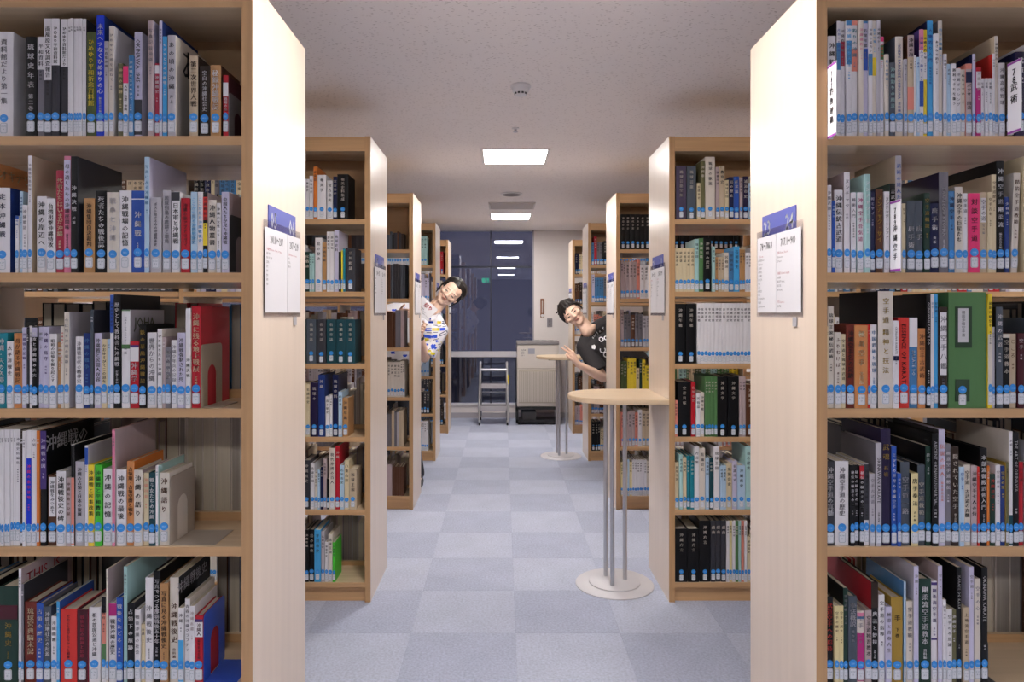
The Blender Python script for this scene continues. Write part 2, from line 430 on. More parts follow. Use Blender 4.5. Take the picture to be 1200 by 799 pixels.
def sign(side, k):
    xe = XL if side < 0 else XR; y0 = ROWS[k]; n = -side            # n: direction the face looks
    right = Vector((0, 1, 0)) if side < 0 else Vector((0, -1, 0)); up = Vector((0, 0, 1))
    nums = {(-1, 0): ('05', '06'), (1, 0): ('23', '24'), (-1, 1): ('07', '08'), (1, 1): ('21', '22'), (-1, 2): ('09', '10'), (1, 2): ('19', '20'), (-1, 3): ('11', '12'), (1, 3): ('17', '18'), (-1, 4): ('13', '14'), (1, 4): ('15', '16')}[(side, k)]
    if k == 0: lab = 'blue plaque numbered %s %s with paper lists, %s' % (*nums, 'on the aisle side without tables' if side < 0 else 'on the aisle side with tables')
    else: lab = 'blue plaque and paper list on the %s bookcase from the front, %s' % (['', 'second', 'third', 'fourth', 'fifth'][k], 'side without tables' if side < 0 else 'side with tables')
    t = thing('shelf_sign', lab, 'sign', (xe, y0 + .23, 1.55), 'aisle signs on the end panels')
    def P(u, z, d): return Vector((xe + n * d, 0, 0)) + Vector((0, y0 + .235, z)) + right * u
    def plate(u0, u1, z0, z1, d0, d1):
        a, b_ = P(u0, z0, d0), P(u1, z1, d1)
        return MB().box(min(a.x, b_.x), max(a.x, b_.x), min(a.y, b_.y), max(a.y, b_.y), z0, z1)
    plate(-.122, .118, 1.585, 1.692, 0, .003).build('plaque', BLUE, t)
    z = 1.632
    for q, (u_, al) in zip(nums, ((-.110, 'l'), (.106, 'r'))):
        m = MB(); text(m, q, P(u_, z, .0035), right, up, .062, align=al, bold=.035, squeeze=.85); m.build('number', INKW, t)
    plate(-.165, .165, 1.385, 1.648, .0032, .004).build('film_pocket', film, t)
    L = (-.157, .027) if side < 0 else (-.155, -.012); Rr = (.029, .157) if side < 0 else (-.010, .157)
    heads = {(-1, 0): ('201.18～207', '207～219'), (1, 0): ('78～786.3', '787.1～900')}.get((side, k), ('%d～%d' % (220 + 20 * k, 235 + 20 * k), '%d～%d' % (236 + 20 * k, 289 + 10 * k)))
    for j, (a, b_) in enumerate((L, Rr)):
        sh = plate(a, b_, 1.398, 1.628, .0046, .0054).build('paper_list', PAPER, t)
        h = MB(); text(h, heads[j], P((a + b_) / 2, 1.588, .0058), right, up, .031, align='c', bold=.035, squeeze=.68)
        h.build('heading', INK, t)
        body = MB(); red = MB(); z = 1.567
        if (side, k) == (1, 0) and j == 1: lines = ['R芸術 The arts. Fine arts', '楽 Amusements', '演 Theater', '', '', 'R沖縄語 Okinawan Language', '方言語彙', '辞典 文字 Writing', '会話 文法', '読本 Reading', '', '', 'R文学 Literature', '作品 評論']
        elif (side, k) == (1, 0): lines = ['R芸 Fine arts', '版画 印刷 Prints', '写真 Photos', '工芸 陶芸', '染織 漆芸', '紅型 織物', '音楽 三線', '舞踊', '演劇', '組踊 芝居', '映画', '空手 古武道 釣り', '碁 将棋', '遊戯 Amusements']
        elif (side, k) == (-1, 0) and j == 0: lines = ['R沖縄歴史 Okinawa - History of Okinawa', '通史 年表', '先史 考古 遺跡', '古琉球', '近世', '近代', '戦争', '戦後', '補遺']
        elif (side, k) == (-1, 0): lines = ['R各地 History of Okinawa', '宮古', '八重山', '奄美 他']
        else: lines = ['R' + R.choice(JA)] + [R.choice(JA) for _ in range(R.randrange(5, 11))]
        for ln in lines:
            if ln.startswith('R'): text(red, ln[1:], P(a + .012, z, .0058), right, up, .0088, squeeze=.8)
            elif ln: text(body, ln, P(a + .008, z, .0058), right, up, .0078, squeeze=.85)
            z -= .0118
        body.build('printed_lines', INKG, t); red.build('red_heading', INKR, t)
    plate(.10, .125, 1.36, 1.385, .0015, .004).build('date_tab', mat('tab_grey', '#a9a6ac', .5), t)
for k in range(5):
    for s in (-1, 1): sign(s, k)
# ------------------------------------------------------------------ books
C = {'white': '#e3e0e4', 'ivory': '#d8cfc4', 'cream': '#d9c9a6', 'pale grey': '#b9b5bd', 'grey': '#77747c', 'dark grey': '#3a3a41', 'black': '#0f0f12',
 'navy': '#161c45', 'dark blue': '#243a7c', 'blue': '#2f56ad', 'vivid blue': '#1f3fd0', 'sky blue': '#4aa6e0', 'pale blue': '#b4cfe6', 'teal': '#1f7f8f', 'pale teal': '#a9cfcd',
 'dark teal': '#1d4650', 'green': '#557f50', 'bright green': '#4cc23a', 'olive green': '#4d5a34', 'dark green': '#1f3a31', 'olive': '#6d6a4a', 'gold': '#a8893a', 'yellow': '#ecd13c', 'pale yellow': '#e6d6a0',
 'red': '#b7202f', 'bright red': '#d63a34', 'rose red': '#a8334a', 'hot pink': '#ea3a78', 'pink': '#d77f9c', 'magenta': '#b82f7c', 'salmon': '#e08c7c', 'maroon': '#4a1a26', 'brown': '#5c3a28', 'red brown': '#6e2a1e',
 'tan': '#b78a5c', 'orange tan': '#cf8b56', 'orange': '#d97b34', 'beige': '#c5b298', 'plum': '#4c4258', 'lavender': '#c8c3dc', 'purple': '#4c3a78', 'dark purple': '#261d40', 'pinkish grey': '#b9a6a8', 'slate': '#4d5560', 'steel blue': '#4a7fb0', 'dark brown': '#33261f'}
PAGE = mat('page_edges', '#cfc5b2', .85, noise=.12, scale=(400, 3, 3))
PAGE2 = mat('page_edges_grey', '#a39a90', .85, noise=.15, scale=(400, 3, 3))
def cov(c): return mat('cover_' + c.replace(' ', '_'), C[c], .45, noise=.04, scale=(25, 25, 9), spec=.3)
def ink(c): return mat('title_' + c.replace(' ', '_'), C[c], .5)
STK = mat('sticker_blue', '#2f8fe0', .4); LBL = mat('label_white', '#d9dbe2', .45); LBLE = mat('label_edge', '#6f8290', .5)
KS = 1.750 / 800                               # metres per measured unit on the shelf fronts of the first row
YS = ROWS[0] + .004

# shared meshes: round blue sticker and call-number label
def disc(r, d, n=18): return [(r * math.cos(2 * math.pi * k / n), d, r * math.sin(2 * math.pi * k / n)) for k in range(n)]
def sticker_mesh(k):
    m = MB(); n = 18; m.add(disc(.0102, -.0006, n) + disc(.0102, .0008, n), [tuple(range(n))] + [(i, i + n, (i + 1) % n + n, (i + 1) % n) for i in range(n)], 0)
    text(m, ('郷土', '沖縄', '資料')[k], (0, -.0008, -.0022), (1, 0, 0), (0, 0, 1), .0052, align='c', mi=1)
    return m.mesh('round_sticker', [STK, mat('sticker_print', '#9ccbf2', .5)])
def rrect(a, b, r, d):
    p = []
    for (cx, cz, a0) in ((a - r, b - r, 0), (-a + r, b - r, 90), (-a + r, -b + r, 180), (a - r, -b + r, 270)):
        for k in range(4):
            t = math.radians(a0 + k * 30); p.append((cx + r * math.cos(t), d, cz + r * math.sin(t)))
    return p
def label_mesh(k):
    m = MB(); q = rrect(.0092, .0138, .004, -.0005); n = len(q); q2 = [(a, .0008, c) for a, b, c in q]
    m.add(q + q2, [tuple(range(n))] + [(i, i + n, (i + 1) % n + n, (i + 1) % n) for i in range(n)], 0)
    o = rrect(.0084, .0130, .0036, -.0007); i_ = rrect(.0077, .0123, .003, -.0007)
    m.add(o + i_, [(i, (i + 1) % n, n + (i + 1) % n, n + i) for i in range(n)], 1)
    t1, t2 = (('K 201', '沖 7'), ('K 219', '8'), ('K 789', '23'), ('K 787', '12'), ('K 210', '沖 3'))[k]
    text(m, t1, (0, -.0008, .0028), (1, 0, 0), (0, 0, 1), .0048, align='c', mi=1); text(m, t2, (0, -.0008, -.0046), (1, 0, 0), (0, 0, 1), .0048, align='c', mi=1)
    return m.mesh('call_label', [LBL, LBLE])
SM = [sticker_mesh(k) for k in range(3)]; LM = [label_mesh(k) for k in range(5)]

SUBS = '編集委員会編 記録と資料 著作集 史料編 郷土出版 文庫版 上巻 下巻 新版 写真編 資料編 論考'.split()
def cover_shape(w, h, d, hard=True):
    """spine and two boards in plan, raised to the height of the book"""
    t = min(.0028 if hard else .0009, w * .2); b = min(.0016, w * .07)
    xs = [-w / 2 + w * i / 4 for i in range(5)]; ys = [b, b * .25, 0, b * .25, b]
    pts = [(-w / 2, d)] + list(zip(xs, ys)) + [(w / 2, d), (w / 2 - t, d), (w / 2 - t, t + b), (-w / 2 + t, t + b), (-w / 2 + t, d)]
    n = len(pts)
    v = [(p[0], p[1], 0) for p in pts] + [(p[0], p[1], h) for p in pts]
    f = [(i, (i + 1) % n, n + (i + 1) % n, n + i) for i in range(n)]
    mi = [0] * n; mi[0] = 1; mi[5] = 1
    # caps: left board, spine, right board as quads
    a = [(0, 1, 9, 10), (1, 2, 3, 9), (3, 4, 8, 9), (4, 5, 8), (5, 6, 7, 8)]
    f += [q[::-1] for q in a] + [tuple(i + n for i in q) for q in a]; mi += [0] * 10
    return v, f, mi, t, b
def seam_text(mb, title, w, zt, zb, tc, rot=False, y=-.0006, mi=0, cx=0):
    n = len(title)
    if rot:
        tot = sum((glyph(c)[2] if c != ' ' else .35) for c in title)
        s = min(w * .8, (zt - zb) / max(tot, 1))
        text(mb, title, (cx - s * .34, y, zt), (0, 0, -1), (1, 0, 0), s, mi=mi, bold=.03)
    else:
        s = min(w * .74, (zt - zb) / max(n, 1) / 1.0, .017)
        p = max(1.02, min(1.42, (zt - zb) / max(n, 1) / s))
        text(mb, title, (cx, y, zt), (1, 0, 0), (0, 0, 1), s, vertical=True, mi=mi, bold=.05, pitch=p)
        return zt - n * s * p
    return zb

ORD = 'zeroth first second third fourth fifth sixth seventh eighth ninth tenth eleventh twelfth thirteenth fourteenth fifteenth sixteenth seventeenth eighteenth nineteenth twentieth'.split()
ORD += ['twenty-' + o for o in ORD[1:10]] + ['thirtieth'] + ['thirty-' + o for o in ORD[1:10]] + ['fortieth'] + ['forty-' + o for o in ORD[1:6]]
TIER = {5: 'top shelf', 4: 'second shelf', 3: 'middle shelf', 2: 'fourth shelf', 1: 'lowest shelf'}
def shelf_of_books(rows, sc, xo, base, tier, side):
    z0 = SHELF[tier] + .0004
    L = []
    for ln in rows.strip().split('\n'):
        p = [q.strip() for q in ln.split(',')]
        L.append(dict(x0=float(p[0]), x1=float(p[1]), top=float(p[2]), c=p[3], tc=p[4], title=p[5].replace('_', ' '), o=p[6:]))
    L.sort(key=lambda q: q['x0'])
    if side > 0: L[0]['x0'] = max(L[0]['x0'], (590 + .8288 / KS - xo) * sc)
    for a, b in zip(L, L[1:]):
        if a['x1'] > b['x0'] - .3: 
            m_ = b['x0'] - .3
            if m_ - a['x0'] < 7: m_ = a['x0'] + 7; b['x0'] = m_ + .3; b['x1'] = max(b['x1'], b['x0'] + 7)
            a['x1'] = m_
    # descriptions, then a label that singles each book out
    for q in L:
        q['w'] = (q['x1'] - q['x0']) / sc * KS; q['h'] = (base - q['top']) / sc * KS
        w = q['w'] * 1000; h = q['h']
        size = ['thick ', ''][w < 30] or ['thin ', ''][w > 9]
        tall = 'tall ' if h > .262 else ('small ' if h < .155 else '')
        b = [o[2:].split(':')[-1] for o in q['o'] if o.startswith('b:')]
        q['d'] = (tall + size + q['c'] + ' book') + (', %s band' % b[0] if b and b[0] != q['c'] else (', %s title' % q['tc'] if q['title'] != '-' else ', plain spine'))
    cs = '05-06' if side < 0 else '23-24'
    order = L[::-1] if side < 0 else L
    for i, q in enumerate(order):
        same = [r for r in L if r['d'] == q['d']]
        if len(same) == 1: q['label'] = '%s, %s, bookcase %s' % (q['d'], TIER[tier], cs)
        else: q['label'] = '%s, %s from end panel, %s, bookcase %s' % (q['d'], ORD[i + 1], TIER[tier], cs)
    for q in L:
        w, h = q['w'], q['h']
        xc = (xo + (q['x0'] + q['x1']) / 2 / sc - 590) * KS
        o_ = dict((o.split(':', 1) + [''])[:2] for o in q['o'] if not o.startswith(('b:', 'i:')))
        d = float(o_['d']) if 'd' in o_ else max(.11, min(.205, h * .70))
        hard = w > .014
        v, f, mi, t, bl = cover_shape(w, h, d, hard)
        sidec = o_.get('s', q['c'])
        zf = lambda yc: (base - yc) / sc * KS
        book = MB().add(v, f, mi).build('book', [cov(q['c']), cov(sidec)])
        dy = R.uniform(0, .006)
        book.location = (xc, YS + dy, z0)
        if 'lean' in o_: 
            book.rotation_euler = (0, math.radians(float(o_['lean'])), 0)
            if float(o_['lean']) < 0: book.location.z += 0
        tag(book, q['label'], 'book', 'books on the %s of the bookcase %s' % (TIER[tier], cs))
        g = .0035 if hard else .0006
        MB().box(-w / 2 + t + .0001, w / 2 - t - .0001, t + bl + .0001, d - g, .0006 if not hard else .003, h - (g if hard else .0003)).build('page_block', PAGE, book, local=True)
        for o in q['o']:
            if o.startswith('b:'):
                _, rng, bc = o.split(':'); za, zb = [zf(float(e)) for e in rng.split('-')]
                MB().box(-w / 2 + .0002, w / 2 - .0002, -.0003, bl + .0006, max(0.0005, zb), min(za, h - .0003)).build('colour_band', cov(bc), book, local=True)
            if o.startswith('i:'):               # a pasted slip narrower than the spine
                _, rng, bc = o.split(':'); za, zb = [zf(float(e)) for e in rng.split('-')]
                MB().box(-w * .36, w * .36, -.0004, bl + .0003, zb, za).build('paper_slip', cov(bc), book, local=True)
        low = .062
        if q['title'] != '-':
            zt = zf(float(o_['t'])) if 't' in o_ else h - max(.008, h * .07); zb = zf(float(o_['e'])) if 'e' in o_ else max(low + .004, h * (.30 if 'u' in o_ else .36))
            m = MB(); zend = seam_text(m, q['title'], w, zt, zb, q['tc'], 'r' in o_)
            m.build('title', ink(q['tc']), book, local=True)
            if zend - low > .022 and w > .008 and q['title'] != '年報':
                m = MB(); seam_text(m, o_.get('u', R.choice(SUBS)), w * (.62 if 'u' in o_ else .5), zend - .008, low, q['tc']); m.build('author', ink(q['tc']), book, local=True)
        if 'n' not in o_:
            j = R.uniform(-.003, .003); ws = min(1, w * .96 / .0204); wl = min(1, w * .94 / .0184)
            link('round_sticker', R.choice(SM), book, (0, -.0005, .049 + j), (ws, 1, 1))
            link('call_label', R.choice(LM), book, (0, -.0005, .0235 + j), (wl, 1, 1))
        if 'face' in o_:                        # lettering on the cover that looks down the aisle
            m = MB(); sgn = 1 if side < 0 else -1
            text(m, o_['face'], (sgn * (w / 2 + .0004), d * .42, h - .012 - float(o_.get('fs', .022)) * .86), (0, sgn, 0), (0, 0, 1), float(o_.get('fs', .022)), align='c', bold=.03)
            m.build('cover_print', ink(o_.get('fc', 'black')), book, local=True)

L5 = '''
-30,52,140,white,grey,資料館だより第一集,u:記録集
118,170,168,black,white,琉球史年表,u:第二巻
172,204,165,grey,black,平和資料,b:167-320:white,e:310
205,239,80,dark grey,black,南風原文化調査報告,b:82-370:white,e:360
240,276,80,dark grey,black,ひめゆり平和資料館,b:82-300:white,e:290
278,312,80,dark grey,black,ひめゆり資料館だより,b:82-305:white,e:300
313,327,80,white,grey,年報,e:200
328,340,80,white,grey,年報,e:200
341,354,80,white,grey,年報,e:200
355,369,82,white,grey,年報,e:140
370,383,82,white,grey,年報,e:140
384,400,82,white,grey,年報,e:140,s:dark grey
404,446,145,olive green,yellow,ひめゆり平和祈念資料館,u:沖縄戦と学徒
448,485,65,vivid blue,white,未来へつなぐひめゆりの心,s:dark blue
486,505,187,pale grey,dark grey,写真集沖縄,s:ivory
508,530,115,ivory,grey,ひめゆりの塔を訪ねて,s:white
549,573,290,olive,pale yellow,沖縄の戦跡
576,600,305,white,black,大和・信濃・沖縄,b:305-385:hot pink,t:395
603,623,255,steel blue,white,沖縄戦を生きぬいて
625,660,142,lavender,dark grey,OKINAWA_1945,r,b:460-625:dark grey,e:380,s:pale grey
692,718,92,pinkish grey,grey,写真記録沖縄,s:lavender
723,744,290,rose red,white,沖縄戦史,b:300-340:white,t:350
745,759,92,lavender,grey,戦後写真集,s:dark blue
760,781,165,sky blue,white,もうひとつの沖縄戦,s:navy
785,822,160,pale grey,dark grey,あの頃の沖縄,s:ivory,face:あ,fs:.09,u:井上
885,925,255,beige,dark brown,第二次世界大戦,s:dark brown
930,978,300,dark brown,white,空白の沖縄社会史,s:black
985,1034,300,tan,white,秘録沖縄戦記,s:brown
1042,1066,345,red,white,戦場の童,b:380-445:white,t:450,s:maroon
'''
L4 = '''
-75,-40,95,orange,brown,写真集,s:orange tan,face:オキナワ,fc:cream,fs:.03
-30,40,218,white,navy,定本沖縄戦,s:dark blue,u:地上戦の実相
68,84,350,white,blue,沖縄,b:350-365:blue
86,101,235,pale blue,dark blue,沖縄学徒隊
102,126,300,white,grey,沖縄戦話
128,146,68,white,grey,沖縄戦写真記録,s:beige
166,213,258,white,black,沖縄の岸辺へ,u:五十年目
218,256,270,white,black,台湾出撃沖縄特攻,u:陸軍
258,296,137,rose red,cream,死者たちはいまだ沖縄
298,328,70,pink,dark grey,母の遺したもの沖縄座間味,b:90-320:lavender
331,362,73,black,white,沖縄決戦,t:210,e:370,s:dark grey,u:記録
388,440,268,tan,dark brown,沖縄集団自決裁判,s:brown
445,495,232,black,white,死者たちの戦後誌,u:北村毅
498,555,240,ivory,pale grey,戦争と沖縄,s:ivory
558,612,232,white,dark grey,沖縄戦場の記憶,u:慰霊
613,674,232,blue,white,沖縄戦,t:330,e:480,b:270-274:white
676,699,75,pale blue,steel blue,写真にみる沖縄戦,s:lavender
704,754,265,pale grey,dark grey,ポスト島ぐるみの沖縄戦後史
758,797,230,pale grey,grey,琉球列島の農耕と環境,s:dark brown
803,842,238,white,black,日本軍と沖縄戦,b:240-280:dark grey,t:290
847,889,268,red,maroon,沖縄の旅アブチラガマ,s:maroon
892,922,238,pale blue,sky blue,ここから見る沖縄戦後史
924,948,238,white,sky blue,ここが見た沖縄戦後史
949,970,240,black,maroon,沖縄戦新聞,b:262-370:bright red,b:385-490:yellow,s:pinkish grey
972,1010,275,ivory,dark grey,沖縄人物叢書,s:ivory
1013,1032,290,white,black,沖縄の女性たち
1035,1070,238,lavender,black,中国人たちが見た沖縄戦,s:pinkish grey
'''
L3 = '''
-60,-32,270,white,black,沖縄戦記
-30,27,282,teal,white,沖縄・天の久港,u:記
29,57,320,white,dark grey,太平洋戦史
58,96,282,orange tan,brown,母が語る沖縄戦記,u:鉄血
98,119,255,lavender,purple,沖縄戦の記録,s:dark purple
120,131,262,dark grey,white,沖縄戦
132,147,250,white,grey,記録
149,173,250,black,white,特攻と沖縄戦の真実,b:255-300:lavender
174,195,252,lavender,grey,戦記
197,224,252,lavender,purple,沖縄の島守
229,262,285,white,black,昭和の記憶を掘り起こす
264,281,325,tan,white,沖縄戦
282,297,250,ivory,red,沖縄戦ノート
299,322,182,ivory,grey,今に残る沖縄の戦跡,s:pale grey
353,387,298,white,grey,沖縄戦世代の精神史,u:大野
388,417,282,dark blue,steel blue,沖縄の戦争
421,435,172,slate,white,地図,s:dark grey
438,471,282,lavender,dark grey,沖縄戦と民間人収容,s:pale grey
473,498,310,cream,dark grey,なおゆるびてこの道を,s:ivory
500,512,310,pale blue,grey,記憶
513,529,100,white,navy,沖縄県平和祈念,b:102-280:blue,s:dark blue
531,562,100,black,white,歴史として教科書に沖縄戦,s:black
567,605,172,white,grey,日本オーラルヒストリー,b:173-178:green,b:335-355:green,s:pale grey,face:JOHA,fc:olive green,fs:.042,e:330
608,647,320,red,white,沖縄学,b:322-337:red,b:338-348:purple,b:349-415:white,t:420
649,680,240,black,gold,鉄の暴風沖縄戦記,e:540
684,728,280,white,grey,世界からの沖縄,s:dark grey
736,757,262,white,black,ひめゆりたちの沖縄,s:ivory
758,772,300,pinkish grey,white,沖縄
773,799,345,grey,white,慶良間諸島
801,827,315,white,grey,沖縄少年兵の記録
829,865,280,lavender,dark grey,沖縄戦強制された死
868,891,165,white,black,沖縄決戦,t:400,e:540,s:ivory,u:高級参謀
893,935,155,red,cream,沖縄に残る地上戦展,s:red
'''
L2 = '''
-30,-14,115,white,grey,紀要
-12,2,115,white,grey,紀要
3,15,115,white,grey,紀要
16,28,115,white,grey,紀要
29,41,115,white,grey,紀要
42,54,115,white,grey,紀要
55,67,115,white,grey,紀要
68,89,115,white,grey,沖縄史料編集,s:dark grey
90,103,120,dark brown,white,沖縄
104,118,122,white,grey,沖縄県
120,143,118,white,hot pink,沖縄の米軍基地,b:250-560:vivid blue,t:280
145,167,118,white,grey,占領,s:ivory
170,183,120,orange,white,沖縄
185,213,120,black,lavender,沖縄戦の図,b:122-395:purple,s:black,face:沖縄戦の,fc:white,fs:.045
216,260,330,brown,dark grey,沖縄戦をみつめて,i:340-525:white,t:355,e:510
262,305,310,white,black,沖縄戦後史の碑,u:論
309,331,340,pinkish grey,brown,沖縄県政の記録
332,346,185,white,black,米軍,b:187-340:black,b:341-655:salmon,s:black
349,391,265,pale grey,black,沖縄の占領と日本の復興
395,410,190,white,blue,琉球,b:200-280:blue,s:pale grey
411,440,280,yellow,dark green,沖縄戦と民事政策,s:white
443,475,280,bright green,dark green,沖縄戦と平和教育
479,522,300,white,dark grey,沖縄の記憶,u:戦
524,538,115,pink,grey,占領期,s:pinkish grey
541,586,305,white,dark grey,沖縄戦の最後,u:玉木
588,622,265,orange tan,black,占領期・占領空間と戦争,s:orange
626,665,305,ivory,black,沖縄の語り,s:pinkish grey
667,692,320,cream,salmon,沖縄列島,s:blue
694,724,318,dark teal,white,戦う女たちの沖縄
726,738,285,white,teal,返還,s:pale teal
740,788,320,ivory,brown,沖縄語り,s:ivory
'''
L1 = '''
-10,75,212,dark green,gold,沖縄史,b:300-365:maroon,t:380
79,92,130,white,grey,沖縄戦後,s:pinkish grey,face:THIS_IS,fc:red,fs:.04
93,105,200,grey,white,記録,s:dark grey
107,164,285,red brown,cream,琉球宮典騎末記,s:red brown
166,198,290,blue,white,占領の歴史,s:grey
201,233,305,slate,white,沖縄基地社会の起源,s:slate
236,261,350,white,grey,沖縄問題
263,277,280,sky blue,white,沖縄,s:blue
279,355,318,bright red,maroon,だれにも書かれなかった戦後史,e:560,s:red
358,407,320,maroon,rose red,戦後沖縄の精神と思想,s:rose red
411,464,310,white,dark grey,祖の首席公選と沖縄,s:white
470,490,260,white,black,琉球政府,b:262-335:black,b:336-480:salmon,b:481-560:green
494,503,130,ivory,grey,写真,s:pinkish grey
504,540,290,white,black,戦後沖縄の歴史,b:292-350:magenta,t:365
542,572,265,blue,white,戦後をたどる,s:navy
574,590,118,pale teal,grey,地域史,s:pale teal
593,625,290,black,white,占領下の痕跡,s:dark grey
628,654,320,white,grey,戦後沖縄の社会
656,674,390,cream,grey,沖縄
676,712,170,white,grey,沖縄戦後史,t:300
714,746,140,black,white,写真でつづる那覇戦後五十年,s:black
749,786,195,tan,dark brown,写真に見る沖縄戦後史
790,832,170,ivory,brown,沖縄戦後史,t:290,s:black,face:沖縄戦後史,fc:white,fs:.035
835,859,310,white,grey,沖縄,b:460-655:sky blue
862,885,270,white,grey,青春の沖縄グラフティ,s:ivory
888,911,300,white,pinkish grey,沖縄返還
914,949,345,red,maroon,沖縄人,b:362-375:purple,b:376-445:white,t:380,e:440
'''
R5 = '''
97,140,213,white,black,沖縄釣魚図鑑
145,166,130,white,blue,月刊つり情報,b:250-400:steel blue,s:black
168,193,130,white,grey,沖縄釣り場,b:240-375:rose red
196,226,128,white,sky blue,沖縄の釣り大全,b:129-155:steel blue,b:240-370:steel blue
231,263,125,white,teal,釣りの沖縄,b:126-150:salmon,b:280-405:salmon
267,292,127,ivory,pink,沖縄磯釣り
294,320,127,lavender,grey,釣果年鑑,b:128-140:steel blue,b:280-400:blue
322,344,127,white,grey,沖縄の船釣り,b:310-430:steel blue
346,366,127,ivory,sky blue,釣り年報,b:330-430:yellow
367,388,125,pale grey,dark grey,沖縄釣り,s:pale grey
390,409,213,white,bright red,沖縄の魚,b:214-240:hot pink,b:260-340:green
411,434,313,ivory,steel blue,釣りの物語
436,468,360,slate,pale teal,沖縄釣りの風景
472,514,213,ivory,blue,FISHER'S_PARADISE_OKINAWA,r,s:slate,e:560
516,534,340,pale grey,grey,釣り
536,570,208,beige,black,沖縄の海,b:210-330:pinkish grey,b:495-620:salmon,s:brown,t:225,e:330
571,584,320,white,grey,海と魚
585,601,330,pale blue,blue,釣魚
602,626,175,white,blue,沖縄のルアー釣り,b:176-290:pink,b:460-600:blue,s:purple
628,648,175,yellow,navy,沖縄の釣り場,b:300-450:white
650,681,125,sky blue,blue,大物釣り入門,s:navy
683,705,200,white,black,あさなの釣り,s:white
709,733,125,ivory,sky blue,釣りの図鑑,s:grey,u:海の釣り
736,755,310,white,black,魚釣り
757,776,365,pale blue,grey,武道
778,803,365,white,black,勝利のうたを歌う
805,831,390,white,grey,沖縄ボクシング
833,857,395,ivory,black,ぬちぐすい
858,890,365,pinkish grey,black,ボクサー回流,b:366-395:salmon,b:410-470:navy,t:475,s:salmon
895,912,310,lavender,grey,拳,s:navy
914,941,385,magenta,pinkish grey,沖縄相撲,b:386-408:red,b:410-500:white
943,961,445,white,grey,年鑑
963,981,445,white,grey,年鑑
983,1003,445,white,grey,年鑑,s:white
1005,1019,310,white,grey,記念誌,s:bright red
1021,1040,210,ivory,black,競技の歩み,s:beige
1042,1076,360,white,grey,沖縄高校野球,u:史
1079,1117,360,dark brown,tan,沖縄の武術
1130,1180,300,dark purple,white,武道史,s:navy
1200,1240,250,white,blue,武術
1250,1290,280,red,white,空手
'''
R4 = '''
89,116,255,white,grey,沖縄武道
118,135,340,blue,pale blue,沖縄空手
137,183,280,white,black,沖縄伝統古武道,s:pinkish grey
188,220,183,white,grey,ヌンチャク,s:pinkish grey,u:入門
226,254,295,white,grey,棒術入門
259,293,295,white,magenta,沖縄空手合気道,s:pale teal
297,330,195,pale teal,white,ヌンチャク・棍,s:pale teal
333,358,290,navy,lavender,棒とサイ
362,403,278,brown,gold,ヌンチャク・サイ,s:navy
408,437,290,white,grey,ヌンチャク・トンファー
440,470,245,black,white,古武道,s:dark green
475,508,90,pale grey,blue,武術の達人たち,s:beige
510,530,355,cream,brown,空手
534,577,340,slate,white,唐手術,t:480,e:640
579,622,340,slate,white,唐手,t:480,e:600
625,658,298,dark green,gold,空手道概説
661,705,355,navy,white,唐手術
708,760,185,grey,white,KARATE-DO_KYOHAN,r,s:dark purple,t:270
762,795,288,steel blue,navy,沖縄空手
797,838,265,ivory,black,沖縄空手の巨星たち
840,867,300,white,grey,空手道
871,935,300,hot pink,maroon,対談空手道,s:salmon
938,975,295,beige,grey,空手の道,i:325-460:white,t:335,e:455
977,1002,295,cream,brown,空手古老
1004,1028,195,cream,brown,空手道歴史,s:beige
1032,1072,120,black,white,沖縄空手道剛柔流,s:black
1075,1099,320,dark blue,white,少林流
1112,1147,185,ivory,brown,精説空手道教範,lean:2
1178,1215,95,cream,grey,武芸,s:cream
1225,1265,280,navy,white,空手
'''
R3 = '''
86,100,305,cream,black,空手
102,133,195,ivory,black,琉球王家秘伝武術
135,168,340,ivory,brown,ふりむけば
170,195,350,cream,black,空手道と琉球古武道,s:gold
198,242,298,red brown,black,沖縄空手名の足跡
244,315,300,orange tan,cream,極真空手,s:tan
318,331,295,bright red,white,空手
332,365,297,white,steel blue,中国武術と琉球
373,455,113,ivory,gold,空手道,t:150,e:330,u:精神と技法,s:black
457,486,275,white,grey,OKINAWA_KARATE,r,b:470-495:navy,e:460
489,549,258,bright red,black,ESSENCE_OF_KARATE,r,s:red,e:640
551,595,258,steel blue,white,KARATE_DO,r,b:259-420:white,t:440,s:ivory
597,637,318,orange tan,brown,沖縄空手古武術
639,663,130,black,white,OKINAWAN_KARATE_DO,r,s:black
664,683,130,white,steel blue,空手
685,705,130,sky blue,navy,空手道,s:sky blue
708,757,200,dark brown,grey,沖縄空手八鑑,i:230-575:white,t:250,e:560
768,976,118,green,grey,-,s:green
980,1003,128,yellow,black,最新沖縄空手,b:350-740:ivory
1005,1021,310,pale grey,grey,空手
1023,1060,200,slate,white,沖縄の武道,s:black
1062,1100,348,black,ivory,空手道教本,b:349-370:ivory,t:380
1103,1140,348,beige,brown,こころ,s:dark brown
1145,1178,345,maroon,white,空手
1200,1235,260,slate,white,空手
'''
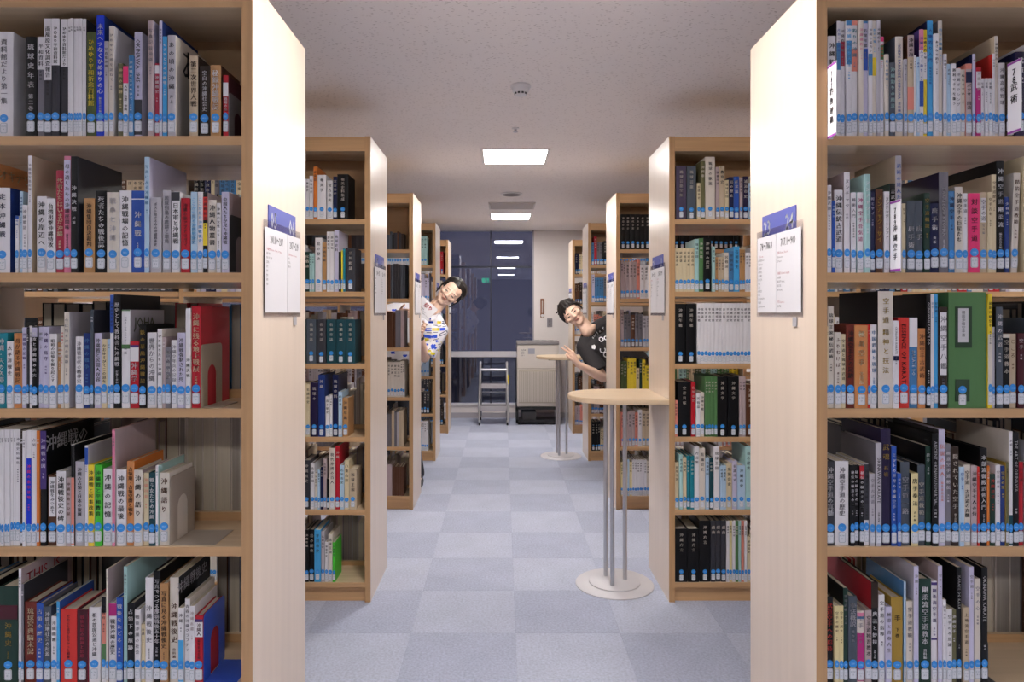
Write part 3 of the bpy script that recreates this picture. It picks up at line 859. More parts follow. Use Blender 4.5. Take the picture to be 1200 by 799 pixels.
R2 = '''
86,137,305,dark grey,white,沖縄空手道の真髄,s:dark grey
141,215,305,white,grey,沖縄空手道の歴史,s:pale grey
220,244,325,black,white,秘伝の極意その一
246,270,325,black,white,秘伝の極意その二
273,298,328,black,white,秘伝の極意その三,b:330-400:red
300,327,320,white,black,沖縄空手の極意,b:322-630:dark grey
329,357,372,pale grey,grey,空手古武道,s:pale grey
360,391,203,pale grey,black,OKINAWAN_KARATE,r,t:280,s:grey
394,448,128,dark purple,gold,武魂,t:210,e:330,u:長嶺,s:dark purple
450,478,222,blue,white,ミットの世界の沖縄空手,s:navy
480,499,370,blue,white,空手道
502,552,310,slate,pale grey,空手道一路,t:390,s:black
555,594,370,pale yellow,black,唐手拳法,s:black
597,637,325,slate,ivory,空手道教範,t:420,s:black
640,668,222,dark green,white,唐手,s:black
671,706,150,black,white,ANCIENT_OKINAWAN_MARTIAL,r,s:black
709,745,130,lavender,salmon,伝説の武人,t:210,s:dark grey
748,778,210,grey,white,極意空手道秘伝,s:grey
780,820,225,dark brown,ivory,隠されていた空手,s:black
822,847,335,pale blue,blue,空手
849,886,325,ivory,black,空手道・古武道の真髄,s:ivory
889,922,330,pinkish grey,black,沖縄空手七人の侍
924,935,335,bright red,white,空手
937,975,232,black,white,本部流御殿武術入門,s:black
977,991,330,orange,white,古武術
994,1022,375,dark green,bright red,沖縄武芸
1024,1049,325,white,grey,空手日本
1052,1077,330,dark blue,yellow,空手の型
1079,1094,310,olive,black,空手,s:gold
1097,1117,140,white,grey,武術,s:ivory,b:600-765:dark teal
1119,1150,145,black,white,THE_ART_OF_OKINAWA,r,s:black
1153,1180,310,red,maroon,空手道
1200,1235,200,pale grey,grey,空手誌
'''
R1 = '''
89,132,318,black,bright red,武道空手への招待
136,160,365,pale yellow,brown,空手の歴史
162,186,365,pale yellow,brown,空手と武士
188,212,265,dark green,grey,琉球武術,s:black
215,262,310,slate,pale grey,拳法概説,e:480
266,304,395,ivory,grey,空手,b:405-425:pink,b:426-440:steel blue,b:520-790:magenta
309,345,390,pinkish grey,black,空手道独習教本
348,386,235,black,white,奥義と妙技,t:400,b:237-380:dark brown,s:red
389,422,305,white,dark grey,空手道の指導
425,457,370,lavender,grey,極意と青春人生
461,526,320,gold,black,手,t:420,e:480
529,541,230,pale blue,grey,空手,s:steel blue
543,578,340,ivory,grey,空手道教範
581,608,140,lavender,grey,沖縄,s:pale grey
611,683,215,dark green,white,剛柔流空手道教本,s:dark grey
686,718,230,white,purple,剛柔流空手道,b:235-250:purple,b:550-560:purple,s:pale grey
720,744,140,lavender,grey,空手,s:pinkish grey
746,765,330,white,grey,武道の心
768,798,385,white,dark grey,空手の不思議
801,827,390,olive,white,沖縄空手
829,855,150,black,white,KARATE_DO_KATA,r,s:black
863,892,375,beige,dark brown,上地流空手道
895,921,145,lavender,grey,空手道,s:lavender
926,961,215,ivory,grey,空手の心,s:grey
965,999,150,black,white,OKINAWA_KARATE,r,s:black
'''
for rows, sc, yo, bl, tier in ((L5, 4, 0, 633, 5), (L4, 4, 165, 617, 4), (L3, 4, 320, 634, 3), (L2, 4, 475, 662, 2), (L1, 4, 635, 664, 1)):
    shelf_of_books(rows, sc, 0, bl, tier, -1)
for rows, sc, yo, bl, tier in ((R5, 4.7, 0, 765, 5), (R4, 4.7, 165, 737, 4), (R3, 4.7, 320, 758, 3), (R2, 4.7, 475, 772, 2), (R1, 4.8, 635, 801, 1)):
    shelf_of_books(rows, sc, 950, bl, tier, 1)
# the fat green binder carries two paper labels instead
gb = [o for o in COL.objects if o.get('category') == 'book' and 'green book, plain' in o.get('label', '')]
gb = gb[0]; gb['label'] = 'very thick green cloth binder with white title slip, middle shelf, bookcase 23-24'
k_ = KS / 4.7
m = MB().box(-.032, .010, -.0012, .0003, (758 - 425) * k_, (758 - 198) * k_); m.build('title_recess', mat('binder_dark', '#24402a', .6), gb, local=True)
m = MB().box(-.0255, .0005, -.002, .0003, (758 - 395) * k_, (758 - 207) * k_); m.build('title_slip', PAPER, gb, local=True)
m = MB(); text(m, '韓国沖縄空手道', (-.0125, -.0024, (758 - 220) * k_), (1, 0, 0), (0, 0, 1), .0095, vertical=True); m.build('title', INK, gb, local=True)
m = MB().box(-.032, .004, -.0012, .0003, (758 - 722) * k_, (758 - 600) * k_); m.build('label_recess', mat('binder_dark', '#24402a', .6), gb, local=True)
for ch in gb.children:
    if ch.name.startswith(('round_sticker', 'call_label')): ch.location.x = -.0145; ch.location.y = -.0014

# ------------------------------------------------------------------ bookends and shelf markers
def bookend(x, z, y0, wd, hg, thick, m, label, base=None, hole=(.3, .72, .66)):
    t = thing('bookend', label, 'bookend', (x, y0, z + .0004))
    r = .012; a, b, hh = hole; a *= wd; b *= wd; hh *= hg
    pts = [(0, 0), (a, 0)]
    rad = (b - a) / 2
    pts += [(a + rad - rad * math.cos(math.pi * k / 10), hh - rad + rad * math.sin(math.pi * k / 10)) for k in range(11)]
    pts += [(b, 0), (wd, 0)] + [(wd - r + r * math.cos(q), hg - r + r * math.sin(q)) for q in (0, .52, 1.05, 1.57)] + [(r - r * math.sin(q), hg - r + r * math.cos(q)) for q in (0, .52, 1.05, 1.57)]
    # plan is y-z, thickness in x
    M = Matrix(((0, 0, 1, 0), (1, 0, 0, 0), (0, 1, 0, 0), (0, 0, 0, 1)))
    MB().prism(pts, 0, thick, 0, M).build('upright_plate', m, t, local=True, fix=True)
    if base: MB().bbox(thick, base, .002, wd * .9, 0, .0016, .0006).build('base_plate', m, t, local=True)
    return t
BEG = mat('bookend_beige', '#ab9c86', .4, metal=.2); BEK = mat('bookend_grey', '#4a4a4e', .4, metal=.4); BEB = mat('bookend_blue', '#2b55c0', .4)
def bx(px): return (px - 590) * KS
bookend(bx(1068 / 4), SHELF[5], YS + .004, .12, .115, .0012, mat('bookend_silver', '#8d8a8c', .4, metal=.4), 'dull silver bookend at the end of the top shelf, bookcase 05-06')
bookend(bx(1072 / 4), SHELF[4], YS + .004, .13, .15, .0012, BEK, 'dark grey arched bookend on the second shelf, bookcase 05-06', .03)
bookend(bx(937 / 4), SHELF[3], YS + .004, .13, .163, .0014, BEG, 'beige arched bookend against the thick red book, bookcase 05-06', .05)
bookend(bx(790 / 4), SHELF[2], YS + .004, .14, .175, .0014, mat('bookend_cream', '#a79c90', .4, metal=.1), 'greyish cream arched bookend on the fourth shelf, bookcase 05-06', .115)
bookend(bx(951 / 4), SHELF[1], YS + .004, .13, .175, .0014, BEB, 'blue steel bookend on the lowest shelf, bookcase 05-06', .085)
bookend((1002 / 4.8 + 950 - 590) * KS, SHELF[1], YS + .004, .12, .11, .0012, BEK, 'dark grey bookend on the lowest shelf, bookcase 23-24', .022)
def marker(x, z0, h_, lab, txt, big):
    w_ = .046; t = thing('shelf_marker', lab, 'shelf marker', (x, YS - .004 - w_ / 2, z0))
    t.rotation_euler = (0, 0, -math.pi / 2)      # the face looks towards the aisle
    MB().bbox(-w_ / 2, w_ / 2, -.0012, .0012, 0, h_, .0008).build('plate', mat('marker_white', '#e4e2e8', .35), t, local=True)
    s = MB(); s.box(-w_ / 2 + .0005, w_ / 2 - .0005, -.0017, -.0011, h_ - .0065, h_ - .001); s.box(-w_ / 2 + .0005, w_ / 2 - .0005, -.0017, -.0011, .001, .0065)
    s.build('purple_stripe', mat('marker_magenta', '#8f3a9c', .4), t, local=True)
    m = MB(); text(m, txt, (0, -.0019, h_ - .016), (1, 0, 0), (0, 0, 1), big, vertical=True, bold=.05, pitch=1.25); m.build('subject', INK, t, local=True)
    MB().box(-w_ / 2 - .0035, -w_ / 2 + .004, .0012, .012, .001, .006).build('clip', mat('marker_white', '#e4e2e8', .35), t, local=True)
marker(.8295, SHELF[5] - .010, .186, 'white marker plate with purple edges beside the end panel, bookcase 23-24', '787釣魚遊猟', .019)
marker(.990, SHELF[4] + .001, .180, 'white marker plate with purple edges on the second shelf, bookcase 23-24', '789沖縄空手', .019)
marker(1.290, SHELF[5] + .001, .182, 'white marker plate numbered 78 on the top shelf, bookcase 23-24', '78武術', .024)

# ------------------------------------------------------------------ every other book, too many to count: one object
SB = MB(); SBM = []; SBI = {}
def sm(m):
    if m.name not in SBI: SBI[m.name] = len(SBM); SBM.append(m)
    return SBI[m.name]
TITLES = '沖縄県史 琉球史料 那覇市史 名護市史 沖縄文化 島の歴史 民俗誌 琉球王国 宮古島史 八重山誌 歴代宝案 県議会史 教育史 産業誌 平良市史 石垣市史 浦添市史 方言集 沖縄年鑑 統計書'.split()
def far_book(x0, x1, y, h, z, c, d=None, face=-1, tc=None, title=None, stk=True, th=.6):
    w_ = x1 - x0; d = d or max(.11, min(.2, h * .68)); xc = (x0 + x1) / 2
    hard = w_ > .014
    v, f, mi, t, bl = cover_shape(w_, h, d, hard)
    ci = sm(cov(c)); pi = sm(PAGE if R.random() < .6 else PAGE2)
    s = 1 if face < 0 else -1
    T_ = lambda p: (xc + s * p[0], y + s * p[1], z + .0004 + p[2])
    SB.add([T_(p) for p in v], f, ci)
    g = .003 if hard else .0005
    b = MB().box(-w_ / 2 + t, w_ / 2 - t, t + bl, d - g, .001, h - g); SB.add([T_(p) for p in b.v], b.f, pi)
    if face < 0 and stk:
        for (me, zz, lim) in ((SM[0], .049, .0204), (LM[R.randrange(5)], .0235, .0184)):
            sx = min(1, w_ * .95 / lim); ids = [sm(m) for m in me.materials]; j = R.uniform(-.003, .003)
            SB.add([T_((q.co.x * sx, q.co.y - .0006, q.co.z + zz + j)) for q in me.vertices], [tuple(p.vertices) for p in me.polygons], [ids[p.material_index] for p in me.polygons])
    if face < 0 and (title or tc):
        tt = title or R.choice(TITLES); m = MB()
        seam_text(m, tt, w_, h * .92, h * (1 - th), None)
        SB.add([T_(p) for p in m.v], m.f, sm(ink(tc or 'dark grey')))
def dark(c): return sum(lin(C[c])[:3]) < .55
def meas(rows, sc, xo, base, k, tier, kx=None):
    y = ROWS[k] + .006; u = y / 800
    for e in rows.strip().split(';'):
        p = [q.strip() for q in e.split(',')]
        if len(p) < 4: continue
        n = int(p[5]) if len(p) > 5 and p[5] else 1
        a, b, h = float(p[0]), float(p[1]), (base - float(p[2])) / sc * u
        for i in range(n):
            xa = (xo + (a + (b - a) * i / n) / sc - 590) * u; xb = (xo + (a + (b - a) * (i + 1) / n) / sc - 590) * u - .0006
            t = p[4] if len(p) > 4 and p[4] else None
            far_book(xa, xb, y + R.uniform(0, .006), h, SHELF[tier], p[3], tc=('ivory' if dark(p[3]) else 'dark grey') if xb - xa > .011 else None, title=t)
s_ = 2.755
meas('-20,5,160,white;6,13,165,ivory;14,22,165,lavender;22,33,165,white;34,46,155,white;47,59,125,orange;60,88,152,white,奄美学;91,109,170,white;110,123,157,navy;124,160,150,black,奄美史料集成', s_, 350, 296, 1, 5)
meas('-30,0,370,white,,3;2,18,385,pale grey,,2;19,34,400,dark green;34,50,405,pale teal,,2;53,75,355,white;76,89,370,tan;90,101,335,white;102,113,335,white;114,128,330,lavender;129,136,400,black;137,142,395,yellow;143,150,390,teal;152,182,388,dark grey,里川町誌', s_, 350, 529, 1, 4)
meas('-25,22,620,dark green,名瀬市誌,2;25,56,620,slate,名瀬市誌;58,87,620,dark grey,名瀬市誌;89,119,620,dark teal,名瀬市誌;121,150,620,dark teal,名瀬市誌;151,182,620,dark teal,名瀬市誌', s_, 350, 763, 1, 3)
meas('-40,8,80,cream,,3;10,36,80,cream,,2;38,62,75,dark purple,琉球の;63,84,50,dark blue,沖縄;86,98,120,white;99,108,115,white;109,127,50,navy;128,140,105,pale blue;141,160,125,tan', s_, 350, 250, 1, 2)
meas('-30,10,340,white,,3;12,36,330,dark grey,;37,50,340,white;51,60,370,ivory;61,69,360,pale blue;70,78,350,navy;79,89,325,pinkish grey;90,97,390,black;98,117,290,ivory,現代沖縄の百人;118,132,283,red,沖縄;133,146,345,pale blue;147,162,330,cream;163,186,360,beige', s_, 350, 488, 1, 1)
meas('-10,12,560,pale grey,,2;14,20,560,green;21,32,550,black;33,49,550,black;50,71,550,sky blue;72,83,555,pale grey;84,94,590,white;95,108,565,ivory;109,118,590,bright green', s_, 350, 718, 1, 0)
s_ = 2.853
meas('122,156,128,plum,琉球芸能全集;158,189,128,slate,琉球芸能;191,203,185,cream;204,218,112,olive,沖縄歌;219,251,98,ivory,琉球の歌謡;254,266,132,pinkish grey;267,284,128,beige;285,298,175,cream;299,314,165,navy;315,333,163,blue;334,344,168,pinkish grey;345,362,163,dark purple;364,390,185,pale blue,,2;391,440,150,ivory,,3', s_, 750, 307, 1, 5)
meas('118,183,405,cream,,5;184,197,375,pale teal;198,212,372,green;214,239,370,black,沖縄県の武道;241,252,400,pale teal;253,262,435,tan;263,281,435,beige,,2;282,297,420,ivory;298,313,415,steel blue;314,333,400,sky blue;334,352,410,tan,,2;353,384,420,white,,3;386,440,400,pale grey,,5', s_, 750, 551, 1, 4)
meas('119,153,590,black,沖縄年鑑;155,189,590,black,沖縄年鑑;191,384,588,white,,16;386,440,588,white,,4', s_, 750, 790, 1, 3)
s_ = 2.667
meas('108,118,130,salmon;120,159,72,black,空港貝塚;161,174,72,red;176,189,108,white;190,202,105,ivory;204,242,55,green,,4;243,273,55,black,沖縄文学;275,309,55,black,沖縄文学;311,331,55,pinkish grey,,2;332,358,80,brown;360,420,90,ivory,,4', s_, 750, 243, 1, 2)
meas('110,122,325,cream;123,134,300,pale teal;135,146,310,cream;147,157,305,teal;158,170,305,teal;171,185,275,white;186,205,280,ivory;206,217,310,pale blue;218,229,310,dark teal;231,249,275,white;251,270,335,pale blue,,2;271,289,330,cream;290,304,320,lavender;306,330,335,pale blue;331,349,275,pale teal;350,357,330,black;359,420,300,white,,5', s_, 750, 472, 1, 1)
meas('110,149,525,black,沖縄方言;150,185,525,black,沖縄方言;187,221,500,black,沖縄方言;222,237,500,dark grey,戯曲;238,253,500,dark grey,戯曲;254,270,500,dark grey,戯曲;271,280,500,white;281,289,500,pale yellow;290,299,500,white;300,308,500,green;309,317,500,pale teal;318,326,500,salmon;327,335,500,white;336,357,550,cream,,2;358,420,540,ivory,,4', s_, 750, 691, 1, 0)
PAL = {'mix': 'white white ivory cream pale grey lavender tan navy black steel blue red grey'.replace('pale grey', 'pale_grey').replace('steel blue', 'steel_blue').split(),
 'grey': 'pale_grey pinkish_grey grey beige ivory brown'.split(), 'pale': 'pale_blue pale_teal white pale_blue lavender'.split(), 'pink': 'pinkish_grey salmon beige pinkish_grey white'.split(),
 'black': ['black'], 'dark': 'dark_brown brown dark_grey black slate'.split(), 'green': 'olive_green green pale_teal yellow dark_green cream'.split(), 'stripe': 'ivory pale_yellow white pale_yellow pale_blue'.split()}
def fill(x0, x1, y, tier, pal, h=(.2, .27), wd=(.012, .034), face=-1, keep=1.0, d=None, tit=True, stk=True):
    x = x0; c = None
    while x < x1 - .008:
        w_ = R.uniform(*wd)
        if R.random() > keep: x += w_ * 2; c = None; continue
        if c is None or R.random() < .6: c = R.choice(PAL[pal]).replace('_', ' '); hh = R.uniform(*h)
        if x + w_ > x1: break
        far_book(x, x + w_ - .0008, y + face * -1 * R.uniform(.002, .012), hh, SHELF[tier], c, face=face, d=d, stk=stk,
                 tc=('ivory' if dark(c) else 'dark grey') if tit and w_ > .016 and face < 0 else None)
        x += w_
# the bays further from the aisle
fill(-1.45, -1.315, YS + .004, 5, 'mix'); fill(-1.45, -1.42, YS + .004, 4, 'mix'); fill(-1.45, -1.42, YS + .004, 3, 'mix'); fill(-1.45, -1.36, YS + .004, 2, 'mix'); fill(-1.45, -1.315, YS + .004, 1, 'mix')
for t_ in (1, 2, 3, 4, 5): 
    fill(-2.42, -1.58, YS + .004, t_, 'mix'); fill(1.76, 2.58, YS + .004, t_, 'mix'); fill(1.46 if t_ > 1 else 1.60, 1.68, YS + .004, t_, 'mix')
for t_ in range(6):
    fill(-1.50, -1.09, ROWS[1] + .006, t_, 'mix'); fill(-2.42, -1.60, ROWS[1] + .006, t_, 'dark' if t_ < 5 else 'grey', keep=.97)
    fill(1.43 if t_ in (3, 4, 5) else 1.33, 1.69, ROWS[1] + .006, t_, 'mix'); fill(1.78, 2.58, ROWS[1] + .006, t_, 'mix')
# third, fourth and fifth rows
y3 = ROWS[2] + .006
for t_, (p, h) in zip(range(5, -1, -1), (('dark', (.1, .13)), ('dark', (.24, .25)), ('grey', (.24, .27)), ('grey', (.23, .26)), ('grey', (.23, .27)), ('grey', (.17, .25)))):
    fill(-1.52, -.70, y3, t_, p, h, (.013, .024), stk=t_ in (2,), tit=t_ in (2,))
for t_, (p, h, w_) in zip(range(5, -1, -1), (('black', (.25, .251), (.034, .036)), ('pink', (.24, .28), (.016, .034)), ('grey', (.22, .27), (.014, .03)), ('green', (.2, .28), (.014, .03)), ('pink', (.24, .27), (.02, .034)), ('stripe', (.24, .26), (.012, .02)))):
    fill(.835, 1.68, y3, t_, p, h, w_)
for k, pl, pr in ((3, ('pale', 'pale', 'grey', 'pale', 'dark', 'pale'), ('mix', 'mix', 'pink', 'pale', 'grey', 'mix')), (4, ('mix', 'grey', 'pale', 'dark', 'dark', 'dark'), ('mix', 'dark', 'mix', 'grey', 'dark', 'pink'))):
    for t_ in range(6):
        fill(-1.52, -.70, ROWS[k] + .006, 5 - t_, pl[t_], (.2, .28)); fill(.835, 1.68, ROWS[k] + .006, 5 - t_, pr[t_], (.2, .28))
# backs of the double-sided cases: fore-edges turned to us
yb = ROWS[0] + DP - .004
def back(xa, xb, tier, pal, h, **kw): fill((xa - 590) * 2.03 / 800, (xb - 590) * 2.03 / 800, yb, tier, pal, h, face=1, d=.175, **kw)
back(255, 286, 4, 'black', (.23, .25)); back(100, 255, 4, 'dark', (.12, .15))
back(50, 130, 3, 'black', (.27, .28), wd=(.03, .05)); back(130, 190, 3, 'black', (.26, .27)); back(207, 286, 3, 'mix', (.26, .275), wd=(.026, .04)); back(-60, 50, 3, 'dark', (.16, .19))
back(-50, 110, 2, 'dark', (.24, .27)); back(130, 286, 2, 'grey', (.25, .30), wd=(.02, .045))
back(-50, 125, 1, 'dark', (.25, .29)); back(150, 200, 1, 'dark', (.27, .29)); back(255, 286, 1, 'grey', (.27, .28), wd=(.03, .05))
back(960, 1200, 4, 'dark', (.11, .15)); back(970, 1120, 3, 'grey', (.17, .22)); back(1150, 1260, 3, 'dark', (.24, .28)); back(985, 1300, 2, 'dark', (.23, .29)); back(985, 1120, 1, 'mix', (.2, .28)); back(1150, 1230, 1, 'grey', (.27, .31), wd=(.02, .05)); back(1240, 1300, 1, 'dark', (.2, .3))
for k, kp in ((1, .8), (2, .85), (3, .9), (4, .9)):
    for t_ in range(5):
        fill(-1.52, -.70, ROWS[k] + DP - .004, t_, 'grey', (.19, .26), face=1, d=.17, keep=kp); fill(.85, 1.68, ROWS[k] + DP - .004, t_, 'grey', (.19, .26), face=1, d=.17, keep=kp)
o = SB.build('shelved_books', SBM)
tag(o, 'rows of assorted books filling the shelves of the bookcases further down the aisle', 'books', kind='stuff')
# ------------------------------------------------------------------ tall D-shaped tables on silver poles
def high_table(cx, cy, label):
    t = thing('high_table', label, 'table', (cx, cy, 0), 'half-round standing tables in the aisle')
    r = .24; x1 = XR - .004 - cx
    pts = [(x1, -r), (x1, r)] + [(-r * math.sin(math.pi * k / 28) * 1.0, r * math.cos(math.pi * k / 28)) for k in range(29)]
    pts = pts[::-1]
    m = MB()
    def sc(p, e): return (p[0] if p[0] == x1 else p[0] * (1 - e / r * (1 if p[0] < 0 else 0)), p[1] * (1 - e / r))
    lay = [(.004, .954), (0, .958), (0, .976), (.003, .980)]
    n = len(pts); v = []; f = []
    for e, z in lay: v += [(*sc(p, e), z) for p in pts]
    for j in range(len(lay) - 1): f += [(j * n + i, j * n + (i + 1) % n, (j + 1) * n + (i + 1) % n, (j + 1) * n + i) for i in range(n)]
    f += [tuple(range(n))[::-1], tuple(range((len(lay) - 1) * n, len(lay) * n))]
    m.add(v, f, 0); m.build('tabletop', mat('table_maple', '#dfc6a6', .35, noise=.1, scale=(2, 35, 35)), t, local=True, fix=True)
    b = MB().lathe([(.2, 0), (.2, .004), (.194, .009), (.134, .011), (.131, .012), (.131, .017), (.125, .021), (.004, .022)], n=48)
    b.build('base_plate', BASEM, t, local=True, smooth=True, fix=True)
    for (dx, dy) in ((-.022, -.066), (-.036, .06), (.056, .012)):
        MB().tube([(dx, dy, .02), (dx, dy, .955)], .0115, 16).build('pole', STEEL, t, local=True, smooth=True)
    MB().bbox(-.13, .13, -.13, .13, .944, .9545, .003).build('mounting_plate', DARK, t, local=True)
    return t
high_table(.572, 3.52, 'half-round maple standing table on three silver poles beside the second bookcase')
high_table(.560, 6.67, 'smaller looking half-round standing table near the beige cabinet and the waving person')

# ------------------------------------------------------------------ rolling step ladder
def ladder():
    cx, y0 = -.125, 8.50
    t = thing('step_ladder', 'silver rolling step ladder under the dark window', 'ladder', (cx, y0, 0))
    AL = mat('aluminium', '#b9b9bd', .35, metal=.9); TR = mat('tread_grey', '#b7b3b8', .5, metal=.3)
    wd = .18
    for s in (-1, 1):
        MB().tube([(s * wd, 0, .05), (s * wd, .01, .10), (s * (wd - .012), .16, .74), (s * (wd - .012), .175, .765), (s * (wd - .012), .20, .77)], .015, 10).build('front_rail', AL, t, local=True, smooth=True)
        MB().tube([(s * (wd - .015), .42, .05), (s * (wd - .015), .40, .1), (s * (wd - .015), .19, .70)], .012, 10).build('rear_rail', AL, t, local=True, smooth=True)
        for yy in (0, .42):
            c = MB().tube([(s * wd * .96 - .009, yy, .026), (s * wd * .96 + .009, yy, .026)], .026, 14); o = c.build('caster', DARK, t, local=True, smooth=True)
            MB().bbox(s * wd * .96 - .014, s * wd * .96 + .014, yy - .02, yy + .02, .03, .062, .003).build('fork', AL, o, local=True)
        MB().box(s * wd - .003, s * wd + .003, .08, .34, .25, .262).build('side_brace', AL, t, local=True)
    for z, ya, yb in ((.232, .03, .25), (.502, .095, .25)):
        o = MB().bbox(-wd + .004, wd - .004, ya, yb, z - .055, z, .004).build('step', TR, t, local=True)
        g = MB()
        for k in range(5): g.box(-wd + .02, wd - .02, ya + .02 + k * .03, ya + .026 + k * .03, z, z + .0012)
        g.build('grip_rib', mat('rubber_grey', '#55545a', .7), o, local=True)
    MB().tube([(-wd + .014, .145, .68), (wd - .014, .145, .68)], .017, 10).build('top_bar', AL, t, local=True, smooth=True)
    MB().tube([(-wd + .014, .30, .38), (wd - .014, .30, .38)], .008, 8).build('cross_bar', AL, t, local=True, smooth=True)
    MB().box(wd - .005, wd + .014, .095, .105, .50, .62).build('yellow_tag', mat('tag_yellow', '#e6cf2e', .5), t, local=True)
ladder()

# ------------------------------------------------------------------ beige dehumidifier on a black trolley
def dehumidifier():
    cx, y0 = .432, 8.55
    t = thing('dehumidifier', 'large beige louvred dehumidifier with grey top on a black trolley', 'dehumidifier', (cx, y0, 0))
    a, d = .262, .36
    MB().bbox(-a, a, 0, d, .225, 1.0, .012).build('body', PLASTIC, t, local=True)
    MB().bbox(-a - .004, a + .004, -.006, d, 1.0, 1.045, .008).build('top_lid', mat('lid_grey', '#807c7e', .5), t, local=True)
    for k in range(5): MB().box(-.18 + k * .09 - .03, -.18 + k * .09 + .03, .05, .30, 1.045, 1.048).build('outlet_grille', mat('grille_dark', '#5a575a', .6), t, local=True)
    MB().bbox(-a + .02, a - .02, -.008, .002, .27, .68, .003).build('louvre_frame', mat('louvre_back', '#aaa294', .6), t, local=True)
    for k in range(26):
        x = -a + .034 + k * (2 * a - .068) / 25
        MB().box(x - .005, x + .005, -.016, -.007, .285, .665).build('louvre', PLASTIC, t, local=True)
    MB().box(-a, a, -.002, .001, .70, .706).build('panel_seam', mat('seam_dark', '#8e8778', .6), t, local=True)
    o = MB().box(-.225, -.135, -.003, 0, .84, .955).build('notice', mat('notice_paper', '#c9c3bd', .6), t, local=True)
    m = MB(); text(m, '除湿機', (-.18, -.0036, .928), (1, 0, 0), (0, 0, 1), .02, align='c'); z = .905
    for s_ in ('使用中', '満水時', '電源 入'): text(m, s_, (-.215, -.0036, z), (1, 0, 0), (0, 0, 1), .015); z -= .022
    m.build('print', INKG, o, local=True)
    MB().bbox(-.125, -.04, -.004, 0, .885, .955, .0015).build('control_panel', mat('panel_blue_grey', '#9a9ba6', .4), t, local=True)
    b = MB(); k_ = .275
    for (xa, xb) in ((-k_, -k_ + .03), (k_ - .03, k_)): b.box(xa, xb, -.012, .012, .03, .22); b.box(xa, xb, d - .012, d + .012, .03, .22)
    b.box(-k_, k_, -.012, .012, .19, .224); b.box(-k_, k_, -.012, .012, .03, .065); b.box(-k_, k_, 0, d, .205, .2245)
    b.box(-k_, k_, 0, d, .03, .05)
    b.build('trolley', DARK, t, local=True)
    MB().bbox(-.2, -.02, .04, .3, .05, .16, .01).build('water_tank', mat('tank_grey', '#4b4a4e', .5), t, local=True)
    for x in (-.24, .24):
        for yy in (.02, .34): MB().tube([(x - .01, yy, .0205), (x + .01, yy, .0205)], .02, 12).build('caster', DARK, t, local=True, smooth=True)
dehumidifier()
t = thing('thermometer', 'brown wooden thermometer hanging on the pale wall above the switch', 'thermometer', (.518, BACK, 1.40))
MB().bbox(-.026, .026, -.012, 0, -.06, .19, .008).build('board', mat('thermo_wood', '#8a5a3e', .5), t, local=True)
MB().tube([(0, -.013, 0.0), (0, -.013, .16)], .008, 8).build('tube', mat('thermo_glass', '#d9d4d0', .2), t, local=True, smooth=True)
M_ = Matrix.Translation((0, -.012, -.035)) @ Matrix.Rotation(math.pi / 2, 4, 'X'); d_ = MB().lathe([(.021, -.002), (.021, .003), (.019, .005), (.001, .005)], n=20)
MB().add([M_ @ Vector(p) for p in d_.v], d_.f).build('dial', WHITE, t, local=True, fix=True)
t = thing('wall_switch', 'grey double switch plate on the pale wall above the dehumidifier', 'switch', (.617, BACK, 1.27))
MB().bbox(-.035, .035, -.008, 0, -.058, .058, .003).build('plate', mat('switch_grey', '#87848a', .4, metal=.3), t, local=True)
for z in (-.022, .022): MB().bbox(-.012, .012, -.012, -.007, z - .016, z + .016, .002).build('rocker', mat('rocker_grey', '#6b6870', .4), t, local=True)
# ------------------------------------------------------------------ people
SKIN = mat('skin', '#efc9b2', .5, noise=.04, scale=(20, 20, 20)); HAIR = mat('hair_black', '#1d1715', .42, noise=.35, scale=(160, 160, 25), bump=.3)
def capsule(mb, p0, r0, p1, r1, n=14):
    p0, p1 = Vector(p0), Vector(p1)
    mb.ball(p0, r0, u=n, t=8); mb.ball(p1, r1, u=n, t=8)
    mb.tube([p0, p1], [r0, r1], n)
def fuse(name, mb, m, voxel, it, parent, smooth_fac=.5):
    """one continuous skin grown over overlapping tapered limbs"""
    me = mb.mesh(name + '_form', m)
    b = bmesh.new(); b.from_mesh(me); bmesh.ops.recalc_face_normals(b, faces=b.faces[:]); b.to_mesh(me); b.free()
    o = bpy.data.objects.new(name, me); COL.objects.link(o)
    r = o.modifiers.new('r', 'REMESH'); r.mode = 'VOXEL'; r.voxel_size = voxel; r.use_smooth_shade = True
    if it: s = o.modifiers.new('s', 'SMOOTH'); s.factor = smooth_fac; s.iterations = it
    bpy.context.view_layer.update()
    out = bpy.data.meshes.new_from_object(o.evaluated_get(bpy.context.evaluated_depsgraph_get()))
    bpy.data.objects.remove(o); bpy.data.meshes.remove(me)
    out.name = name
    L = wloc(parent)
    out.transform(Matrix.Translation(-L)); out.materials.clear(); out.materials.append(m)
    out.polygons.foreach_set('use_smooth', [True] * len(out.polygons))
    o = bpy.data.objects.new(name, out); COL.objects.link(o); o.parent = parent
    return o
def bvh_of(o):
    L = wloc(o); v = [q.co + L for q in o.data.vertices]
    return BVHTree.FromPolygons(v, [tuple(p.vertices) for p in o.data.polygons])
def print_on(bvh, mb2, name, m, parent, M=Matrix(), lift=.0012, sub=0):
    """mb2 holds flat shapes in local x-z; they are laid on the surface met along local +y"""
    out = MB(); d = (M.to_3x3() @ Vector((0, 1, 0))).normalized(); ok = []
    for p in mb2.v:
        o = M @ Vector((p[0], -.4, p[2])); h = bvh.ray_cast(o, d)
        ok.append(h[0] is not None); out.v.append(tuple((h[0] if h[0] is not None else M @ Vector((p[0], 0, p[2]))) - d * (lift + p[1])))
    out.f = [f for f in mb2.f if all(ok[i] for i in f)]; out.m = [0] * len(out.f)
    return out.build(name, m, parent)
